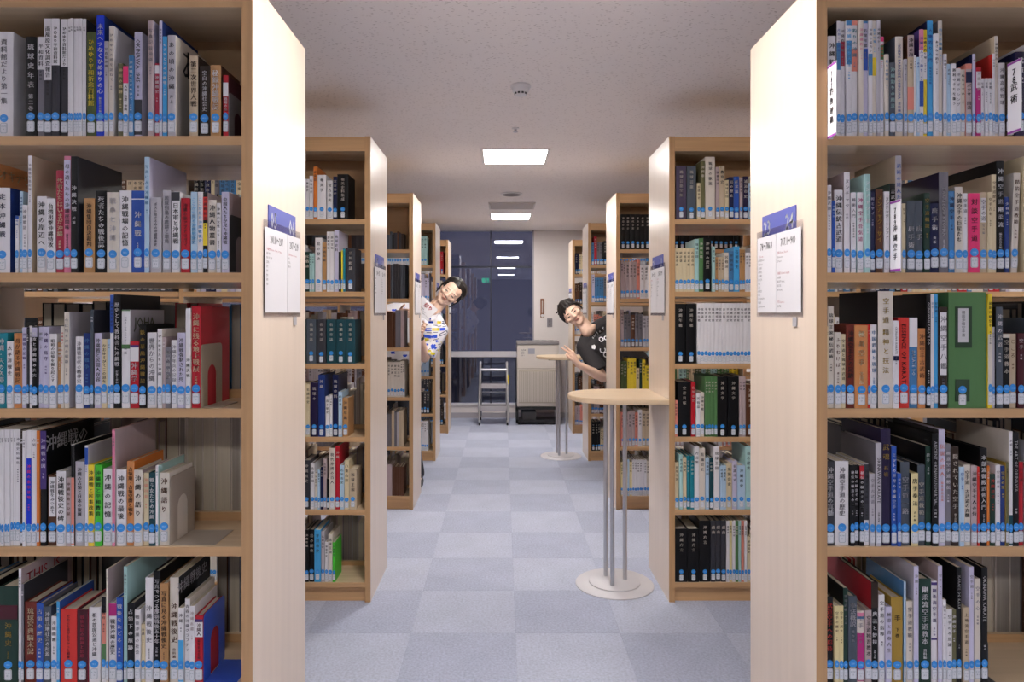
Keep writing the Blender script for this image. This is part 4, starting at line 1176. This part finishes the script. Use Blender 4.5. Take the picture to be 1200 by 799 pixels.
def fan(mb, cx, cz, rx, rz, rot=0, n=14, arc=(0, 360), depth=0):
    """ellipse (or part of one) as rings so that it can bend over a surface"""
    c, s = math.cos(rot), math.sin(rot); rings = 3; o = len(mb.v); v = [(cx, depth, cz)]; f = []
    for k in range(1, rings + 1):
        for i in range(n):
            a = math.radians(arc[0] + (arc[1] - arc[0]) * i / (n if arc[1] - arc[0] == 360 else n - 1))
            x, z = rx * k / rings * math.cos(a), rz * k / rings * math.sin(a)
            v.append((cx + x * c - z * s, depth, cz + x * s + z * c))
    for i in range(n):
        j = (i + 1) % n
        f.append((0, 1 + i, 1 + j))
        for k in range(rings - 1): f.append((1 + k * n + i, 1 + (k + 1) * n + i, 1 + (k + 1) * n + j, 1 + k * n + j))
    mb.add(v, f)
def stroke(mb, pts, wd):
    v = []; f = []
    for i, p in enumerate(pts):
        a = Vector(pts[max(0, i - 1)]); b = Vector(pts[min(len(pts) - 1, i + 1)]); d = (b - a).normalized(); nrm = Vector((-d.y, d.x))
        w_ = wd[i] if isinstance(wd, (list, tuple)) else wd
        v += [(p[0] + nrm.x * w_, 0, p[1] + nrm.y * w_), (p[0] - nrm.x * w_, 0, p[1] - nrm.y * w_)]
    for i in range(len(pts) - 1): f.append((2 * i, 2 * i + 1, 2 * i + 3, 2 * i + 2))
    mb.add(v, f)
def head_form(mb, M, jaw=1.0):
    T = M.to_3x3(); at = lambda p: M @ Vector(p); k = M.to_scale()[2]
    Rm = T.to_4x4()
    def ell(c, r): mb.ball(at(c), r, M=Rm, u=20, t=14)
    def cap(a, ra, b, rb): capsule(mb, at(a), ra * k, at(b), rb * k, 10)
    ell((0, .018, .035), (.073, .092, .082)); ell((0, -.018, -.01), (.068, .072, .085)); ell((0, -.020, -.055), (.064 * jaw, .062, .05))
    ell((0, -.036, -.080), (.050 * jaw, .047, .034)); cap((-.010, -.066, -.099), .018, (.010, -.066, -.099), .018)
    cap((0, -.084, .012), .008, (0, -.101, -.024), .0115); cap((-.011, -.092, -.030), .008, (.011, -.092, -.030), .008)
    cap((-.036, -.070, .022), .012, (.036, -.070, .022), .012)
    for s in (-1, 1):
        ell((s * .040, -.062, -.022), (.024, .022, .022)); ell((s * .030, -.0765, .002), (.0145, .009, .008))
        ell((s * .0735, .012, -.008), (.008, .018, .031)); cap((s * .076, .022, .012), .006, (s * .076, .018, -.022), .006)
    ell((0, -.083, -.0535), (.023, .009, .006)); ell((0, -.082, -.0625), (.019, .009, .006))
def face_features(bvh, M, parent, smile=1.0, brow=1.0):
    m = MB()
    for s in (-1, 1): fan(m, s * .030, .0015, .0135, .0030, s * .08)
    e = print_on(bvh, m, 'eyes', mat('eye_white', '#d8d2cc', .3), parent, M, .0006)
    m = MB()
    for s in (-1, 1): fan(m, s * .030, .0018, .0056, .0036)
    print_on(bvh, m, 'irises', mat('iris_dark', '#1c120e', .2), parent, M, .0012)
    m = MB()
    for s in (-1, 1):
        stroke(m, [(s * (.0155 + .029 * i / 6), -.0005 + .0058 * math.sin(math.pi * (i / 6 * .9 + .05)) ) for i in range(7)], [.0010, .0018, .0022, .0024, .0024, .0021, .0012])
    print_on(bvh, m, 'lashes', mat('lash_black', '#1a1210', .5), parent, M, .0016)
    m = MB()
    for s in (-1, 1):
        stroke(m, [(s * (.013 + .036 * i / 6), .0195 + .0075 * math.sin(math.pi * (i / 6 * .75 + .12))) for i in range(7)], [.0022 * brow, .003 * brow, .0032 * brow, .003 * brow, .0026 * brow, .002 * brow, .001])
    print_on(bvh, m, 'eyebrows', mat('brow_black', '#2a1d18', .7), parent, M, .0012)
    m = MB()
    up = [(-.028 + .056 * i / 8, -.0555 + smile * .0055 * (abs(i - 4) / 4) ** 1.6 + .0016 * (1 if i in (3, 5) else 0)) for i in range(9)]
    lo = [(-.028 + .056 * i / 8, -.0565 + smile * .0055 * (abs(i - 4) / 4) ** 1.6) for i in range(9)]
    stroke(m, [(x, z + .0015) for x, z in up], [.0006, .002, .0030, .0033, .0028, .0033, .0030, .002, .0006])
    stroke(m, [(x, z - .004 * (1 - (abs(i - 4) / 4) ** 2)) for i, (x, z) in enumerate(lo)], [.0006, .0022, .0034, .004, .0042, .004, .0034, .0022, .0006])
    print_on(bvh, m, 'lips', mat('lips', '#cf8a7c', .4), parent, M, .0008)
    m = MB(); stroke(m, lo, [.0004, .0009, .0011, .0012, .0011, .0012, .0011, .0009, .0004])
    print_on(bvh, m, 'mouth_line', mat('mouth_dark', '#8f4a42', .5), parent, M, .0014)
    m = MB()
    for s in (-1, 1): fan(m, s * .0065, -.0375, .0035, .0018, s * .3)
    print_on(bvh, m, 'nostrils', mat('nostril', '#b57c6a', .6), parent, M, .0008)
def finger(mb, pts, r):
    for i in range(len(pts) - 1):
        capsule(mb, pts[i], r * (1 - .10 * i), pts[i + 1], r * (1 - .10 * (i + 1)), 10)
def tilt_matrix(c, deg, yaw=0, pitch=0, k=1.0):
    return Matrix.Translation(c) @ Matrix.Rotation(math.radians(deg), 4, 'Y') @ Matrix.Rotation(math.radians(yaw), 4, 'Z') @ Matrix.Rotation(math.radians(pitch), 4, 'X') @ Matrix.Scale(k, 4) @ Matrix.Diagonal((1.14, 1, 1, 1))
def legs(sk, tr, sh, parent, P):
    shoes = []
    for hip, kn, an, toe in P:
        capsule(sk, hip, .075, kn, .052); capsule(sk, kn, .052, an, .036); capsule(sk, an, .034, (an[0] + toe[0] * .6, an[1] + toe[1] * .6, .05), .03)
        capsule(tr, hip, .095, kn, .068); capsule(tr, kn, .068, (an[0], an[1], an[2] + .01), .058)
        s = MB(); a = Vector((an[0], an[1], .0)); d = Vector((toe[0], toe[1], 0))
        capsule(s, a + Vector((0, 0, .075)) - d * .05, .042, a + Vector((0, 0, .07)) + d * .35, .040); capsule(s, a - d * .15 + Vector((0, 0, .042)), .040, a + d * .9 + Vector((0, 0, .036)), .034)
        capsule(s, a + d * .3 + Vector((.012, 0, .040)), .036, a + d * .8 + Vector((-.012, 0, .036)), .034)
        shoes.append(s)
    return shoes
def torso(mb, N, P, SL, SR, g, waist=.10):
    N, P, SL, SR = map(Vector, (N, P, SL, SR)); ax = (N - P).normalized()
    side = (SL - SR).normalized()
    for S in (SL, SR): capsule(mb, N - ax * .03, .050 + g, S, .052 + g)
    for s in (-1, 1):
        hip = P + side * s * .075; ch = (SL if s > 0 else SR) * .72 + (N - ax * .12) * .28 - ax * .06
        mid = P.lerp(N, .42) + side * s * .068
        capsule(mb, hip, .098 + g, mid, .090 + g); capsule(mb, mid, .090 + g, ch, .092 + g)
    capsule(mb, P + ax * .05, waist + g, N - ax * .2, .105 + g)

# ---- the person leaning out with a card, in a white shirt printed blue and yellow
def person_card():
    t = thing('person', 'person with swept-back dark hair leaning out, white shirt printed blue and yellow, holding a card', 'person', (-.87, 5.72, 0))
    HM = tilt_matrix((-.443, 5.69, 1.566), 50, 4, 6)
    N = (-.585, 5.71, 1.43); P = (-.90, 5.74, .95)
    SL, SR = (-.525, 5.68, 1.255), (-.79, 5.74, 1.45)
    EL, WL = (-.648, 5.62, 1.03), (-.664, 5.45, 1.205)
    ER, WR = (-1.02, 5.62, 1.375), (-.86, 5.45, 1.385)
    sk = MB(); head_form(sk, HM)
    nb = HM @ Vector((0, .025, -.07)); capsule(sk, nb, .056, N, .060); capsule(sk, HM @ Vector((0, -.01, -.085)), .045, Vector(N) + Vector((.01, -.03, -.01)), .055)
    torso(sk, N, P, SL, SR, -.012)
    for S, E, W in ((SL, EL, WL), (SR, ER, WR)):
        capsule(sk, S, .048, E, .040); m_ = Vector(E).lerp(Vector(W), .35); capsule(sk, E, .040, m_, .041); capsule(sk, m_, .041, W, .027)
    # hand that pinches the card: palm, four curled fingers, thumb
    W = Vector(WL); K = [Vector(p) for p in ((-.628, 5.415, 1.298), (-.640, 5.400, 1.285), (-.648, 5.39, 1.268), (-.652, 5.385, 1.25))]
    for q in K: capsule(sk, W + Vector((0, -.01, .015)), .021, q + Vector((-.012, .012, -.012)), .014)
    for i, q in enumerate(K):
        finger(sk, [q + Vector((-.008, .01, -.004)), q + Vector((.022, -.020, .010 - i * .002)), q + Vector((.012, -.040, .018 - i * .003)), q + Vector((-.012, -.036, .010 - i * .003))], .0095 - .0005 * i)
    finger(sk, [W + Vector((.012, -.005, .03)), W + Vector((.038, -.022, .068)), W + Vector((.036, -.038, .105)), W + Vector((.028, -.040, .128))], .0115)
    # the other hand steadies itself behind the shelf end
    W = Vector(WR)
    capsule(sk, W, .027, W + Vector((.055, -.02, .015)), .034)
    for i in range(4):
        b = W + Vector((.075, -.03, .042 - i * .019)); finger(sk, [W + Vector((.03, -.01, .02 - i * .012)), b, b + Vector((.03, -.012, -.002)), b + Vector((.038, .012, -.004))], .0098)
    finger(sk, [W + Vector((.03, 0, .03)), W + Vector((.055, -.03, .062)), W + Vector((.075, -.035, .078))], .011)
    tr, sh = MB(), MB()
    shoes = legs(sk, tr, sh, t, [((-.83, 5.72, .90), (-.775, 5.60, .48), (-.70, 5.56, .085), (.03, -.13)), ((-.97, 5.76, .90), (-1.0, 5.70, .48), (-1.02, 5.76, .085), (-.03, -.14))])
    body = fuse('body', sk, SKIN, .0042, 5, t)
    bv = bvh_of(body); face_features(bv, HM, t, 1.5, .75)
    # hair swept back
    h = MB(); Rm = HM.to_3x3().to_4x4()
    h.ball(HM @ Vector((0, .036, .050)), (.080, .088, .086), M=Rm, u=22, t=16); h.ball(HM @ Vector((0, .055, -.01)), (.076, .062, .085), M=Rm)
    for s in (-1, 1): h.ball(HM @ Vector((s * .064, .030, .030)), (.024, .052, .060), M=Rm)
    rr = random.Random(3)
    for i in range(44):                        # locks combed back from the hairline
        a = math.radians(-104 + 208 * i / 43); sx, sz = math.sin(a), math.cos(a); j = rr.uniform(-.005, .005)
        p0 = (sx * .068, -.058 + .048 * abs(sx) ** 1.5 + j, .058 + .028 * sz - .012 * abs(sx)); p1 = (sx * .082, -.022 + .03 * abs(sx), .066 + .054 * sz + j)
        p2 = (sx * .088, .045, .056 + .080 * sz + j); p3 = (sx * .078, .100, .02 + .05 * sz); p4 = (sx * .060, .118, -.05 + rr.uniform(-.03, .02))
        h.tube([HM @ Vector(p) for p in (p0, p1, p2, p3, p4)], [.003, .0075 + j * .3, .009, .008, .004], 6)
    for s in (-1, 1):
        for i in range(9):
            z1 = -.050 - .014 * (i % 3) - .004 * i
            h.tube([HM @ Vector(p) for p in ((s * .072, -.022 + i * .009, .055), (s * .083, -.004 + i * .010, .022), (s * .086, .016 + i * .010, -.015), (s * (.074 + .004 * (i % 2)), .030 + i * .010, z1))], [.005, .010, .010, .003], 6)
    fuse('hair', h, HAIR, .0032, 1, t)
    # shirt
    pm = mat('printed_shirt', '#eceaf0', .75)
    nt = pm.node_tree; b = nt.nodes['Principled BSDF']
    tc = nt.nodes.new('ShaderNodeTexCoord'); mp = nt.nodes.new('ShaderNodeMapping'); mp.inputs['Scale'].default_value = (11, 5, 20); mp.inputs['Rotation'].default_value = (0, .12, 0)
    vo = nt.nodes.new('ShaderNodeTexVoronoi'); vo.distance = 'CHEBYCHEV'; vo.inputs['Scale'].default_value = 1.0; vo.inputs['Randomness'].default_value = .75
    nt.links.new(tc.outputs['Object'], mp.inputs[0]); nt.links.new(mp.outputs[0], vo.inputs['Vector'])
    ins = nt.nodes.new('ShaderNodeMath'); ins.operation = 'LESS_THAN'; ins.inputs[1].default_value = .20
    nt.links.new(vo.outputs['Distance'], ins.inputs[0])
    sp = nt.nodes.new('ShaderNodeSeparateColor'); nt.links.new(vo.outputs['Color'], sp.inputs[0])
    rp = nt.nodes.new('ShaderNodeValToRGB'); rp.color_ramp.interpolation = 'CONSTANT'
    el = rp.color_ramp.elements; W_ = lin('#eceaf0')
    el[0].position = 0; el[0].color = lin('#2f55d8'); el[1].position = .42; el[1].color = W_
    for p, c in ((.5, '#e6d43a'), (.62, '#eceaf0'), (.7, '#3f62d8'), (.82, '#eceaf0'), (.9, '#3a3f63'), (.95, '#eceaf0')):
        e = el.new(p); e.color = lin(c)
    nt.links.new(sp.outputs[0], rp.inputs[0])
    n3 = nt.nodes.new('ShaderNodeTexNoise'); n3.inputs['Scale'].default_value = 75; nt.links.new(tc.outputs['Object'], n3.inputs['Vector'])
    l3 = nt.nodes.new('ShaderNodeMath'); l3.operation = 'LESS_THAN'; l3.inputs[1].default_value = .60; nt.links.new(n3.outputs['Fac'], l3.inputs[0])
    mu = nt.nodes.new('ShaderNodeMath'); mu.operation = 'MULTIPLY'; nt.links.new(ins.outputs[0], mu.inputs[0]); nt.links.new(l3.outputs[0], mu.inputs[1])
    mx = nt.nodes.new('ShaderNodeMix'); mx.data_type = 'RGBA'; mx.inputs['A'].default_value = W_
    nt.links.new(mu.outputs[0], mx.inputs['Factor']); nt.links.new(rp.outputs[0], mx.inputs['B']); nt.links.new(mx.outputs['Result'], b.inputs['Base Color'])
    s = MB(); torso(s, N, P, SL, SR, .012, .115)
    for S, E in ((SL, EL), (SR, ER)):
        S_, E_ = Vector(S), Vector(E); e2 = S_.lerp(E_, .88)
        s.ball(S_, .068); s.tube([S_, S_.lerp(E_, .5), e2], [.068, .070, .076], 18)
    shirt = fuse('shirt', s, pm, .006, 4, t)
    bs = bvh_of(shirt)
    def motif(name, m_, strokes):
        q = MB()
        for (xa, ya, xb, yb, w_) in strokes:
            n = 7; P_ = []
            for i in range(n):
                x, y = xa + (xb - xa) * i / (n - 1), ya + (yb - ya) * i / (n - 1)
                P_.append(((x - 590) * 5.58 / 800, 1.396 + (367 - y) * 5.58 / 800))
            stroke(q, P_, w_ * 5.58 / 1600)
        print_on(bs, q, name, m_, t, lift=.0015)['kind'] = 'stuff'
    motif('blue_print', mat('print_blue', '#2f57dd', .7), [(501, 370.2, 507, 370.2, 1.8), (501, 373.4, 507, 373.4, 2), (501, 377.6, 507, 377.6, 2.2), (497.5, 386.2, 505.6, 386, 3.8), (515, 386, 521, 385.6, 3.4),
        (496, 393.5, 505, 395, 3.4), (505, 395, 512, 393.2, 2.6), (505.5, 404, 511, 408.5, 3), (506, 408.6, 510, 403.6, 2.4), (507, 417, 513, 415.8, 1.8), (511.5, 412.6, 520.6, 409.6, 1.6), (520, 401, 523, 398, 2.4), (499, 403, 502, 404, 2), (515, 420, 518, 418, 1.5)])
    motif('yellow_print', mat('print_yellow', '#e6d232', .7), [(506, 386, 514.4, 386, 3.2), (511.5, 377.6, 516, 377.8, 2.8), (516, 401.5, 519.8, 400, 2.2), (504.8, 413.4, 509.6, 415, 3), (497, 399, 500, 399.5, 2)])
    motif('navy_print', mat('print_navy', '#3a3f6b', .7), [(517, 376.5, 522, 378, 1), (517, 378.4, 522, 380, 1), (518, 375, 519.5, 381, .9), (514.5, 391.8, 522.5, 387.6, .8), (515, 394, 523.4, 390.4, .8), (514.5, 391.8, 515, 394, .8), (522.5, 387.6, 523.4, 390.4, .8), (511, 410.6, 519.5, 407.8, .7), (512, 414.5, 519.5, 412, .7), (501, 411, 504.5, 408, .7), (507.5, 381, 512, 381.6, .7), (513, 382.6, 516.5, 381.8, .7), (518, 383, 523, 382, .8), (499.5, 389.6, 506, 390, .7), (507.5, 389.6, 512.6, 389.4, .7), (498, 398, 505, 400, .7), (507, 398.6, 514, 396.8, .8), (513, 404, 517.5, 403, .7), (514, 406.2, 518.5, 404.8, .7)])
    c = MB(); ax = (Vector(N) - Vector(P)).normalized(); sd = (Vector(SL) - Vector(SR)).normalized(); fw = Vector((0, -1, 0))
    for k in (-1, 1):
        o = Vector(N) + ax * .0 + fw * .055
        pts = [o + sd * k * .012 - ax * .05, o + sd * k * .06 + ax * .012 - fw * .02, o + sd * k * .07 - ax * .035 - fw * .012, o + sd * k * .045 - ax * .085 + fw * .01]
        v = [p + fw * .016 for p in pts] + [p + fw * .010 for p in pts]
        c.add(v, [(0, 1, 2, 3), (7, 6, 5, 4)] + [(i, i + 4, (i + 1) % 4 + 4, (i + 1) % 4) for i in range(4)])
    ring = [Vector(N) + ax * .006 + (sd * math.cos(q) * .066 + fw * math.sin(q) * .064) for q in [math.pi * (-.25 + 1.5 * i / 16) + math.pi for i in range(17)]]
    c.tube(ring, .010, 8)
    c.build('collar', pm, t, fix=True)
    # watch strap, card
    a = Vector(WL); d = (a - Vector(EL)).normalized()
    MB().tube([a - d * .012, a + d * .010], .0325, 18).build('watch', mat('watch_black', '#15151a', .4), t)
    u = Vector((.74, 0, -.67)); up = Vector((.67, 0, .74)); ctr = Vector((-.617, 5.372, 1.432))
    v = []; 
    for dy in (-.001, .001): v += [ctr + u * sx * .08 + up * sz * .062 + Vector((0, dy, 0)) for sx, sz in ((-1, -1), (1, -1), (1, 1), (-1, 1))]
    f = [(0, 1, 2, 3), (7, 6, 5, 4)] + [(i, i + 4, (i + 1) % 4 + 4, (i + 1) % 4) for i in range(4)]
    ctr_o = MB().add(v, f).build('card', mat('card_paper', '#e9e7ec', .6), None); tag(ctr_o, 'white card with red brush lettering held by the person in the printed shirt', 'card')
    m = MB(); text(m, '祭り', ctr - u * .030 + up * .012 + Vector((0, -.0015, 0)), u, up, .040, bold=.05); m.build('red_lettering', mat('ink_crimson', '#c0303c', .6), ctr_o)
    m = MB()
    for i, (s_, x) in enumerate((('沖縄県立図書館', -.05), ('ご来館ください', -.02), ('お待ちしています', .02))): text(m, s_, ctr + u * (x - .02) - up * (.016 + .013 * i) + Vector((0, -.0015, 0)), u, up, .0098)
    m.build('small_print', INK, ctr_o)
    trs = fuse('trousers', tr, mat('trousers_navy', '#23252f', .8), .009, 3, t)
    for q in shoes: fuse('shoe', q, mat('shoe_black', '#131316', .4), .006, 3, t)
person_card()

# ---- the person in the black T-shirt who makes a V sign
def person_v():
    t = thing('person', 'person with short black hair leaning out in a black printed T-shirt, making a V sign', 'person', (1.02, 5.72, 0))
    HM = tilt_matrix((.566, 5.68, 1.398), -46, -8, 4, .96)
    N = (.705, 5.70, 1.262); P = (1.07, 5.74, .93)
    SL, SR = (.905, 5.74, 1.335), (.668, 5.66, 1.120)
    ER, WR = (.812, 5.56, .872), (.600, 5.44, .985)
    EL, WL = (1.02, 5.88, 1.09), (1.07, 5.93, .86)
    sk = MB(); head_form(sk, HM, .93)
    nb = HM @ Vector((0, .025, -.07)); capsule(sk, nb, .052, N, .058); capsule(sk, HM @ Vector((0, -.005, -.085)), .044, Vector(N) + Vector((-.01, -.035, -.01)), .055)
    torso(sk, N, P, SL, SR, -.012)
    capsule(sk, Vector(N) + Vector((-.02, -.030, -.03)), .036, Vector(N) + Vector((.03, -.030, .012)), .036)
    for S, E, W in ((SL, EL, WL), (SR, ER, WR)):
        capsule(sk, S, .046, E, .038); m_ = Vector(E).lerp(Vector(W), .35); capsule(sk, E, .039, m_, .040); capsule(sk, m_, .040, W, .026)
    # V sign: index and middle straight, the others folded under the thumb
    k = 5.42 / 800
    def px(x, y, yy): return Vector(((x - 590) * yy / 800, yy, 1.396 + (367 - y) * yy / 800))
    W = Vector(WR)
    kn = [px(666.6, 413.6, 5.41), px(669.0, 411.6, 5.415), px(672.2, 412.0, 5.43), px(675.0, 414.0, 5.445)]
    base = [px(666, 414.2, 5.41)]
    I, Mi, Ri, Li = px(667.0, 413.2, 5.41), px(669.8, 412.2, 5.412), px(668.0, 416.5, 5.405), px(669.5, 419.5, 5.41)
    for q in (I, Mi, Ri, Li): capsule(sk, W + Vector((-.008, 0, .012)), .024, q + Vector((.008, .004, -.004)), .0145)
    capsule(sk, W, .026, px(671.5, 419, 5.425), .026)
    finger(sk, [I, px(662.3, 410.2, 5.40), px(659.6, 408.4, 5.395), px(657.8, 407.2, 5.395)], .0092)
    finger(sk, [Mi, px(665.6, 408.4, 5.405), px(663.0, 406.3, 5.40), px(661.3, 405.0, 5.40)], .0094)
    finger(sk, [Ri, px(663.6, 414.6, 5.385), px(663.8, 416.0, 5.37), px(666.8, 417.4, 5.372)], .0090)
    finger(sk, [Li, px(664.6, 418.2, 5.388), px(665.0, 419.6, 5.374), px(667.6, 420.4, 5.378)], .0084)
    finger(sk, [px(672.5, 422.5, 5.42), px(669.0, 421.2, 5.395), px(666.0, 418.6, 5.372), px(664.6, 416.6, 5.362)], .0105)
    W2 = Vector(WL)
    capsule(sk, W2, .026, W2 + Vector((-.02, -.04, -.06)), .034)
    for i in range(4): finger(sk, [W2 + Vector((-.005 - .012 * i, -.035, -.06)), W2 + Vector((-.005 - .018 * i, -.065, -.095)), W2 + Vector((-.005 - .018 * i, -.06, -.125))], .009)
    finger(sk, [W2 + Vector((-.03, -.02, -.03)), W2 + Vector((-.06, -.05, -.055)), W2 + Vector((-.065, -.065, -.08))], .0105)
    tr, sh = MB(), MB()
    shoes = legs(sk, tr, sh, t, [((1.00, 5.72, .90), (.985, 5.63, .48), (.97, 5.68, .085), (-.02, -.14)), ((1.14, 5.75, .90), (1.18, 5.68, .48), (1.20, 5.76, .085), (.03, -.14))])
    body = fuse('body', sk, SKIN, .0040, 4, t)
    bv = bvh_of(body); face_features(bv, HM, t, .8, 1.1)
    h = MB(); Rm = HM.to_3x3().to_4x4()
    h.ball(HM @ Vector((0, .036, .050)), (.078, .088, .084), M=Rm, u=22, t=16); h.ball(HM @ Vector((0, .055, -.012)), (.074, .060, .075), M=Rm)
    rr = random.Random(5)
    for i in range(46):                        # tousled crown and a fringe over the brow
        a = math.radians(-105 + 210 * i / 45); sx, sz = math.sin(a), math.cos(a)
        c0 = (sx * .055, .005 + rr.uniform(-.015, .02), .085 + .045 * sz); 
        front = (sx * .079, -.066 + .05 * abs(sx) ** 1.5 + rr.uniform(-.006, .004), .092 - .050 * abs(sx) + rr.uniform(-.012, .006))
        tip = (sx * .078 + rr.uniform(-.012, .012), -.082 + .070 * abs(sx) ** 1.3, .066 - .062 * abs(sx) ** 1.5 + .018 * sx + rr.uniform(-.012, .012))
        h.tube([HM @ Vector(p) for p in (c0, front, tip)], [.012, .010, .003], 6)
    for i in range(40):
        a = rr.uniform(0, 2 * math.pi); e = rr.uniform(.1, 1.3)
        d = Vector((math.sin(e) * math.cos(a), abs(math.sin(e) * math.sin(a)) * .9 - .1, math.cos(e))); b_ = Vector((0, .03, .045)) + Vector((d.x * .078, d.y * .088, d.z * .082))
        tw = Vector((rr.uniform(-1, 1), rr.uniform(-.2, 1), rr.uniform(-1, .2))) * .030
        h.tube([HM @ (b_ * .98), HM @ (b_ + d * .008 + tw * .5), HM @ (b_ + d * .006 + tw * 1.2)], [.009, .008, .003], 6)
    for s in (-1, 1):
        for i in range(9): h.tube([HM @ Vector(p) for p in ((s * .076, -.018 + i * .009, .045), (s * .083, -.006 + i * .010, .012), (s * (.076 + .006 * (i % 2)), .004 + i * .011, -.030 - .012 * (i % 3)))], [.008, .010, .003], 6)
    fuse('hair', h, mat('hair_soft_black', '#221b19', .45, noise=.35, scale=(160, 160, 25), bump=.3), .0036, 2, t)
    s = MB(); torso(s, N, P, SL, SR, .012, .115)
    for S, E in ((SL, EL), (SR, ER)):
        S_, E_ = Vector(S), Vector(E); e2 = S_.lerp(E_, .80)
        s.ball(S_, .066); s.tube([S_, S_.lerp(E_, .5), e2], [.066, .072, .082], 18)
    # neckline cut below the collar bones
    NV = Vector(N); ax = (NV - Vector(P)).normalized()
    shirt = fuse('t_shirt', s, mat('tshirt_black', '#2b282b', .8, noise=.08, scale=(40, 40, 40)), .006, 4, t)
    b = bmesh.new(); b.from_mesh(shirt.data); L = wloc(t); cen = NV + ax * .030 + Vector((0, -.045, 0)) - L
    kill = [q for q in b.verts if (q.co - cen).length < .080]
    bmesh.ops.delete(b, geom=kill, context='VERTS')
    for _ in range(2): bmesh.ops.smooth_vert(b, verts=[q for q in b.verts if q.is_boundary], factor=.5, use_axis_x=True, use_axis_y=True, use_axis_z=True)
    edge = [e for e in b.edges if e.is_boundary]
    b.to_mesh(shirt.data); b.free()
    bs = bvh_of(shirt)
    sd = (Vector(SL) - Vector(SR)).normalized()
    # print: an arc of letters, two rings and squiggles, laid on the chest
    m = MB(); O = px(702, 399.5, 5.6)
    def P2(x, y): q = px(x, y, 5.58); return q.x, q.z
    for i, ch in enumerate('smile P'):
        x, z = P2(695.6 + i * 2.15, 397.4 - i * 1.75)
        if ch != ' ': text(m, ch, (x, 0, z), (.76, 0, .65), (-.65, 0, .76), .034, bold=.08)
    def ring(cx, cy, r, w_=.004, arc=(0, 360)):
        x, z = P2(cx, cy); n = 18
        stroke(m, [(x + r * math.cos(math.radians(arc[0] + (arc[1] - arc[0]) * i / n)), z + r * math.sin(math.radians(arc[0] + (arc[1] - arc[0]) * i / n))) for i in range(n + 1)], w_)
    ring(705.5, 397.8, .016); ring(711.0, 396.2, .014)
    ring(706.5, 410, .022, .004, (150, 400)); ring(710.5, 415.5, .02)
    x, z = P2(695.8, 406.5)
    for q in range(5): fan(m, x + .011 * math.cos(q * 1.257), z + .011 * math.sin(q * 1.257), .0085, .0085, n=8)
    print_on(bs, m, 'shirt_print', mat('print_white', '#e9e7ea', .6), t, lift=.002)['kind'] = 'stuff'
    fuse('trousers', tr, mat('trousers_black', '#222226', .8), .009, 3, t)
    for q in shoes: fuse('shoe', q, mat('shoe_dark', '#1b1b1f', .45), .006, 3, t)
person_v()
